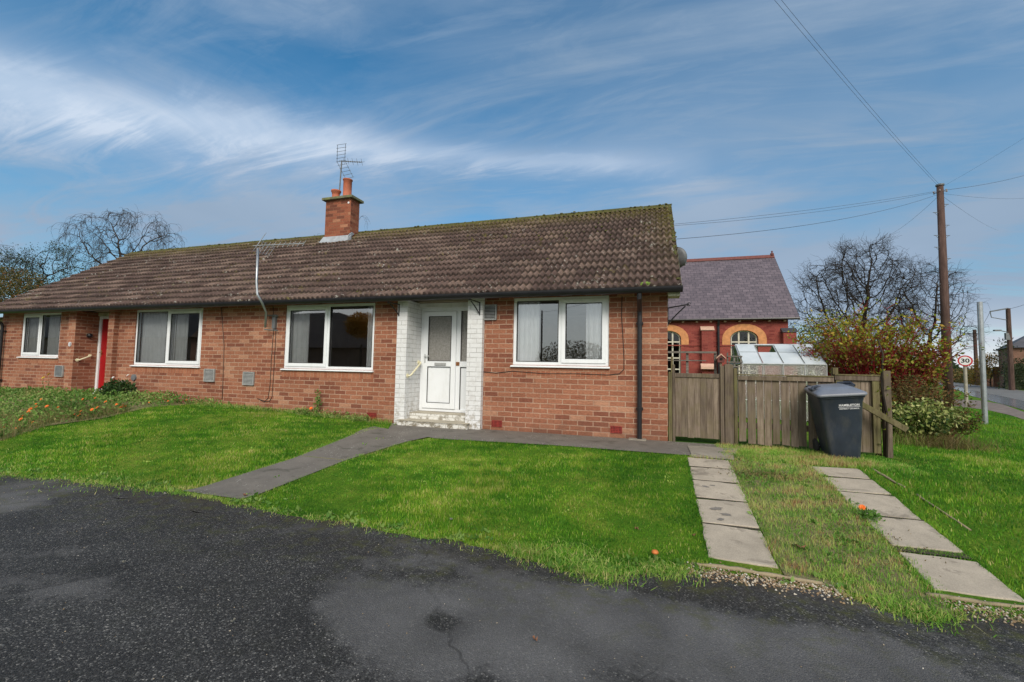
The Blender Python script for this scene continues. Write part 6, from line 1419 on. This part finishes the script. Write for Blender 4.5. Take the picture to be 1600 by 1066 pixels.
# broadleaf weeds
def rosettes(name, pts, ls, mat):
    P = []; T = []
    for (x, y) in pts: q = random.randint(7, 14); P += [(x+random.gauss(0, .02), y+random.gauss(0, .02), zs(x, y)+random.uniform(.0, .02)) for _ in range(q)]; T += [random.uniform(.3, 1)]*q
    return tag(leaves(name, np.array(P), RNG.uniform(.5, 1.2, len(P))*ls, np.array(T)*.6, mat, aspect=.55, up=.35), kind='stuff')
pts = [(random.uniform(-11, .1), 0) for _ in range(150)]; pts = [(x, float(edge_y(x))+abs(random.gauss(.08, .12))) for x, _ in pts if not -4.95 < x < -4.15]
rosettes('edge_weeds', pts, .05, 'leaf_bed'); rosettes('lawn_weeds', [(random.uniform(-9, 0), random.uniform(-3.3, -1.2)) for _ in range(90)], .028, 'grass_rough'); rosettes('driveway_dock_weeds', [(random.gauss(1.1, .25), random.uniform(-3.5, -.6)) for _ in range(70)], .045, 'leaf_bed')
# rusty moss tufts on the drive
P = np.stack([RNG.normal(1.0, .22, 900), RNG.normal(-1.45, .07, 900), np.zeros(900)], 1); P = np.concatenate([P, np.stack([RNG.normal(1.25, .2, 700), RNG.normal(-2.6, .3, 700), np.zeros(700)], 1)]); P[:, 2] = zg(P[:, 0], P[:, 1])+RNG.uniform(0, .03, len(P)); tag(leaves('dead_clover', P, .02, RNG.uniform(0, 1, len(P)), 'grass_dry'), kind='stuff')
# pebbles
n = 2600; X = RNG.uniform(0, 3, n); Y = np.where(X < .95, RNG.normal(-3.50, .06, n), RNG.normal(-3.47, .07, n)); k = (X < .95) | (X > 1.45); X, Y = X[k], Y[k]; n = len(X); r_ = RNG.uniform(.004, .012, n)
ico = np.array([(1, 0, 0), (-1, 0, 0), (0, 1, 0), (0, -1, 0), (0, 0, .7), (0, 0, -.7), (.7, .7, .2), (-.7, .7, .1)]); 
oct_f = np.array([(0, 2, 4), (2, 1, 4), (1, 3, 4), (3, 0, 4), (2, 0, 5), (1, 2, 5), (3, 1, 5), (0, 3, 5)])
V = ico[None, :6]*r_[:, None, None]*RNG.uniform(.6, 1.3, (n, 6, 1)); a = RNG.uniform(0, 2*PI, n); c_, s_ = np.cos(a)[:, None], np.sin(a)[:, None]; V = np.stack([V[..., 0]*c_-V[..., 1]*s_, V[..., 0]*s_+V[..., 1]*c_, V[..., 2]], -1); V += np.stack([X, Y, zg(X, Y)+.008], -1)[:, None]
F = (np.arange(n)[:, None, None]*6+oct_f[None]).reshape(-1, 3); tag(npmesh('gravel', V.reshape(-1, 3), F, 'pebble', tint=np.repeat(RNG.uniform(0, 1, n), 6)), kind='stuff')
n = 500; X = RNG.uniform(-8, 4, n); Y = RNG.uniform(-6.5, -3.8, n); r_ = RNG.uniform(.002, .0055, n); V = ico[None, :6]*r_[:, None, None]*RNG.uniform(.6, 1.3, (n, 6, 1))+np.stack([X, Y, zg(X, Y)+.008], -1)[:, None]; F = (np.arange(n)[:, None, None]*6+oct_f[None]).reshape(-1, 3); tag(npmesh('loose_grit', V.reshape(-1, 3), F, 'pebble', tint=np.repeat(RNG.uniform(.3, 1, n), 6)), kind='stuff')

# ------------------------------------------------------------------ flower bed
n = 15000; X = RNG.uniform(-16.4, -9.2, n); Y = RNG.uniform(-2.85, -.04, n); k = X < BED(Y)+RNG.normal(0, .07, n); X, Y = X[k], Y[k]; hh = .10+.13*(nz(X, Y, .35, 4)*.5+.5)+.10*np.exp(-((X+10.8)/.7)**2)*(Y > -.8); Z = zg(X, Y)+RNG.uniform(0, 1, len(X))**.7*hh
tag(leaves('flower_bed_foliage', np.stack([X, Y, Z], 1), RNG.uniform(.03, .075, len(X)), np.clip(.42+.3*nz(X, Y, .6, 6)+RNG.normal(0, .18, len(X)), 0, 1), 'leaf_bed', aspect=.55, up=.6), kind='stuff')
n = 9000; X = RNG.uniform(-14, -9.2, n); Y = RNG.uniform(-2.95, -1.2, n); k = (X < BED(Y)+.1+RNG.normal(0, .05, n)) & (X > BED(Y)-1.2-.5*RNG.uniform(0, 1, n)); X, Y = X[k], Y[k]; tag(blades('bed_edge_grass', X, Y, RNG.uniform(.10, .26, len(X)), np.full(len(X), .006), RNG.uniform(0, 1, len(X)), 'leaf_bed_dry', .6), kind='stuff')
n = 1500; X = RNG.uniform(-9.4, -5.2, n); Y = RNG.uniform(-.28, -.02, n); hh = .05+.12*np.exp(-((X+9.0)/.5)**2)+.10*np.exp(-((X+5.8)/.4)**2); Z = zg(X, Y)+RNG.uniform(0, 1, n)*hh; k = RNG.uniform(0, .16, n) < hh; tag(leaves('wall_foot_plants', np.stack([X, Y, Z], 1)[k], RNG.uniform(.025, .06, k.sum()), RNG.uniform(0, .9, k.sum()), 'leaf_bed', up=.6), kind='stuff')
n = 2200; X = RNG.uniform(-9.3, -4.6, n); Y = RNG.uniform(-.20, -.02, n); tag(blades('wall_foot_grass', X, Y, RNG.uniform(.04, .12, n), np.full(n, .005), RNG.uniform(.1, .8, n), 'grass_rough', .5), kind='stuff')
def flower(name, x, y, h, mat, label, r=.032, grp=None, yel=False, petals=12, cat='flower', stem=True, leaves_=True):
    z = zs(x, y); t_ = thing(name, (x, y, z), label, cat, grp); top = Vector((x+random.gauss(0, .01), y-.01, z+h))
    S = [((x, y, z), tuple(top), .003, .002)]; segs_mesh('stem', S, 'stem_brown' if yel else 'leaf_green_stem', t_, 4)
    m_ = MB(); nrm = Vector((random.gauss(0, .3), -.75, .7)).normalized(); a = nrm.orthogonal().normalized(); b = nrm.cross(a)
    for ring, (ra, up) in enumerate(((1, .12), (.68, .35))):
        for k in range(petals):
            an = 2*PI*k/petals+ring*.3; d = a*math.cos(an)+b*math.sin(an); s = (-a*math.sin(an)+b*math.cos(an))*r*.26; m_.quad(top+nrm*.002*ring, top+d*r*ra*.6+s+nrm*r*up*.6, top+d*r*ra+nrm*r*up, top+d*r*ra*.6-s+nrm*r*up*.6)
    m_.lathe([(r*.22, 0), (r*.2, r*.3), (0, r*.36)], top, 7, nrm); m_.build('flower_head', mat, t_)
    if leaves_: P = np.array([(x, y, z+h*q) for q in RNG.uniform(.1, .85, 10)])+RNG.normal(0, .02, (10, 3)); leaves('foliage', P, .045, RNG.uniform(0, .7, 10), 'leaf_bed', t_, .4)
simple('leaf_green_stem', (.06, .12, .02), .7, .2, 20)
fl = [(46, 643), (48, 639), (38, 650), (33, 655), (58, 636), (88, 626), (66, 624), (57, 632), (92, 637), (75, 635), (117, 648), (126, 650), (128, 643), (145, 640), (153, 637), (166, 628), (191, 636), (194, 633), (197, 641), (188, 640), (183, 632), (235, 630), (291, 640), (28, 673), (130, 624), (149, 622), (115, 625), (262, 645), (52, 660), (8, 668)]
for k, (u, v) in enumerate(fl):
    r__ = ray(u, v); q_ = 5.
    while q_ < 25:
        p = CAM+r__*q_; q_ += .02
        if p[2] < zs(p[0], p[1])+.17 and p[0] < BED(p[1])-.05: break
        if p[1] > -.12: break
    y = min(p[1], -.1); big = k in (10, 11, 19)
    flower('marigold', p[0], y, max(.1, p[2]-zs(p[0], y)), 'petal_orange', 'lone orange marigold low at the left front of the bed' if k == 23 else 'orange marigold in bloom in the left flower bed', .034 if k < 20 else .027, None if k == 23 else 'orange marigolds of the flower bed', leaves_=True)
wf = [(158, 609), (163, 607), (176.5, 590), (186, 596), (191, 597), (194, 596), (173, 612), (147, 614), (170, 600), (200.5, 586.5)]
for k, (u, v) in enumerate(wf): p = PY(u, v, -.35); flower('white_flower', p[0], -.35, p[2]-zs(p[0], -.35), 'petal_white', 'white open flower on a tall stem right of the red door', .034, 'white flowers by the red door', petals=7)
for k, (u, v, L_) in enumerate(((77.5, 585, 'upper of the two tall yellow flowers against the wall'), (69, 590.5, 'lower of the two tall yellow flowers against the wall'))): p = PY(u, v, -.3); flower('yellow_flower', p[0], -.3, p[2]-zs(p[0], -.3), 'petal_yellow', L_, .045, 'tall yellow flowers', petals=9)
# bushier clump under white flowers
P = np.array(ell(PY(185, 612, -.4), (.42, .25, .24), 1300, .0)); bs = thing('flowering_clump', (P[:, 0].mean(), -.4, .15), 'dark green leafy clump under the white flowers', 'plant'); leaves('foliage', P, RNG.uniform(.04, .09, len(P)), RNG.uniform(0, .8, len(P)), 'leaf_dark', bs, up=.5); segs_mesh('stems', [((P[i][0]*.3+P[:, 0].mean()*.7, -.4, .12), tuple(P[i]), .004, .002) for i in range(0, 1300, 30)], 'stem_brown', bs, 3)
# upright plant and marigold under wide window
q = PY(495, 640, -.12); up = thing('upright_weed', (q[0], -.12, zs(q[0], -.12)), 'tall single stemmed leafy weed against the wall under the wide dark window', 'plant'); zt_ = PY(495, 614, -.12)[2]; z0_ = zs(q[0], -.12)
segs_mesh('stem', [((q[0], -.12, z0_), (q[0]+.01, -.12, zt_), .006, .003)], 'leaf_green_stem', up, 5); P = np.array([(q[0]+.005, -.12, z) for z in RNG.uniform(z0_+.02, zt_, 110)])+RNG.normal(0, .025, (110, 3)); leaves('foliage', P, .055, RNG.uniform(.1, .7, 110), 'leaf_bed', up, .45, .7)
p = PY(487, 638, -.15); flower('marigold', p[0], -.15, p[2]-zs(p[0], -.15), 'petal_orange', 'single orange marigold beside the tall weed under the wide dark window', .035)
for (u, v, L_, s_) in ((560, 659, 'low pale leaved weed clump by the air brick near the porch', .14), (472, 650, 'small leafy clump left of the tall weed', .12)):
    p = PY(u, v, -.14); cl = thing('weed_clump', (p[0], -.14, zs(p[0], -.14)), L_, 'plant'); P = np.array(ell((p[0], -.14, zs(p[0], -.14)+.05), (.24, .09, .08), 320, 0)); leaves('foliage', P, .04, RNG.uniform(.4 if u > 500 else 0, .9, len(P)), 'leaf_bed', cl, up=.5)
flower('marigold', 1.52, -2.25, .09, 'petal_orange', 'small orange marigold growing beside the right driveway slabs', .028, leaves_=True); P = np.array(ell((1.55, -2.3, zs(1.55, -2.3)+.04), (.09, .07, .05), 140, 0)); cl = thing('weed_clump', (1.55, -2.3, zs(1.55, -2.3)), 'bright green weed clump under the driveway marigold', 'plant'); leaves('foliage', P, .035, RNG.uniform(0, .5, len(P)), 'leaf_bed', cl, up=.5)
# mushroom and fallen leaves
x, y = -.20, -3.40; z = zs(x, y); mu = thing('toadstool', (x, y, z), 'small orange capped toadstool at the tip of the right lawn', 'mushroom'); MB().lathe([(.009, 0), (.008, .05), (.006, .055)], (x, y, z), 10).build('stem', 'stone_pale', mu, smooth=True); MB().lathe([(.0, .045), (.024, .047), (.027, .055), (.018, .068), (0, .072)], (x, y, z), 14).build('cap', 'mushroom', mu, smooth=True)
def fleaf(u, v, size, label, mat='terracotta_leaf'):
    p = PZ(u, v, -.32); p = PZ(u, v, zs(p[0], p[1])+.01); m_ = MB(); n = 11; a0 = random.uniform(0, 6); c = Vector((p[0], p[1], zs(p[0], p[1])+.022))
    pts = []
    for k in range(n): a = a0+2*PI*k/n; r_ = size*(1 if k % 2 else .6)*(1.3 if k == 0 else 1); pts.append(c+Vector((r_*math.cos(a), r_*math.sin(a)*.8, random.uniform(-.006, .02))))
    i = 0; m_.v = [tuple(c)]+[tuple(q) for q in pts]; m_.f = [(0, k+1, (k+1) % n+1) for k in range(n)]; tag(m_.build('fallen_leaf', mat), label, 'leaf', 'fallen leaves')
fleaf(1250, 851, .045, 'large curled brown leaf on the driveway grass'); fleaf(1085, 834, .02, 'small tan leaf on the right edge of the right lawn'); fleaf(383, 776, .03, 'pinkish brown leaf at the end of the garden path')
fleaf(836, 1004, .018, 'small brown leaf alone on the tarmac near the bottom middle'); fleaf(40, 783, .02, 'pale leaf on the tarmac at the far left', 'lichen_grey'); fleaf(108, 787, .02, 'second pale leaf along the left tarmac', 'lichen_grey'); fleaf(257, 774, .017, 'pale flake on the tarmac just below the left lawn', 'lichen_grey')
fleaf(281, 924, .015, 'pale mossy fleck on the lower left tarmac', 'lichen_grey'); fleaf(364, 975, .014, 'pale fleck on the tarmac below the garden path', 'lichen_grey'); fleaf(194, 882, .014, 'pale fleck on the left tarmac', 'lichen_grey')
fleaf(995, 824, .02, 'brown leaf lying on the right lawn'); fleaf(705, 815, .016, 'small pale leaf on the right lawn', 'lichen_grey')
for o in bpy.data.objects:
    if '_rot' in o: del o['_rot']
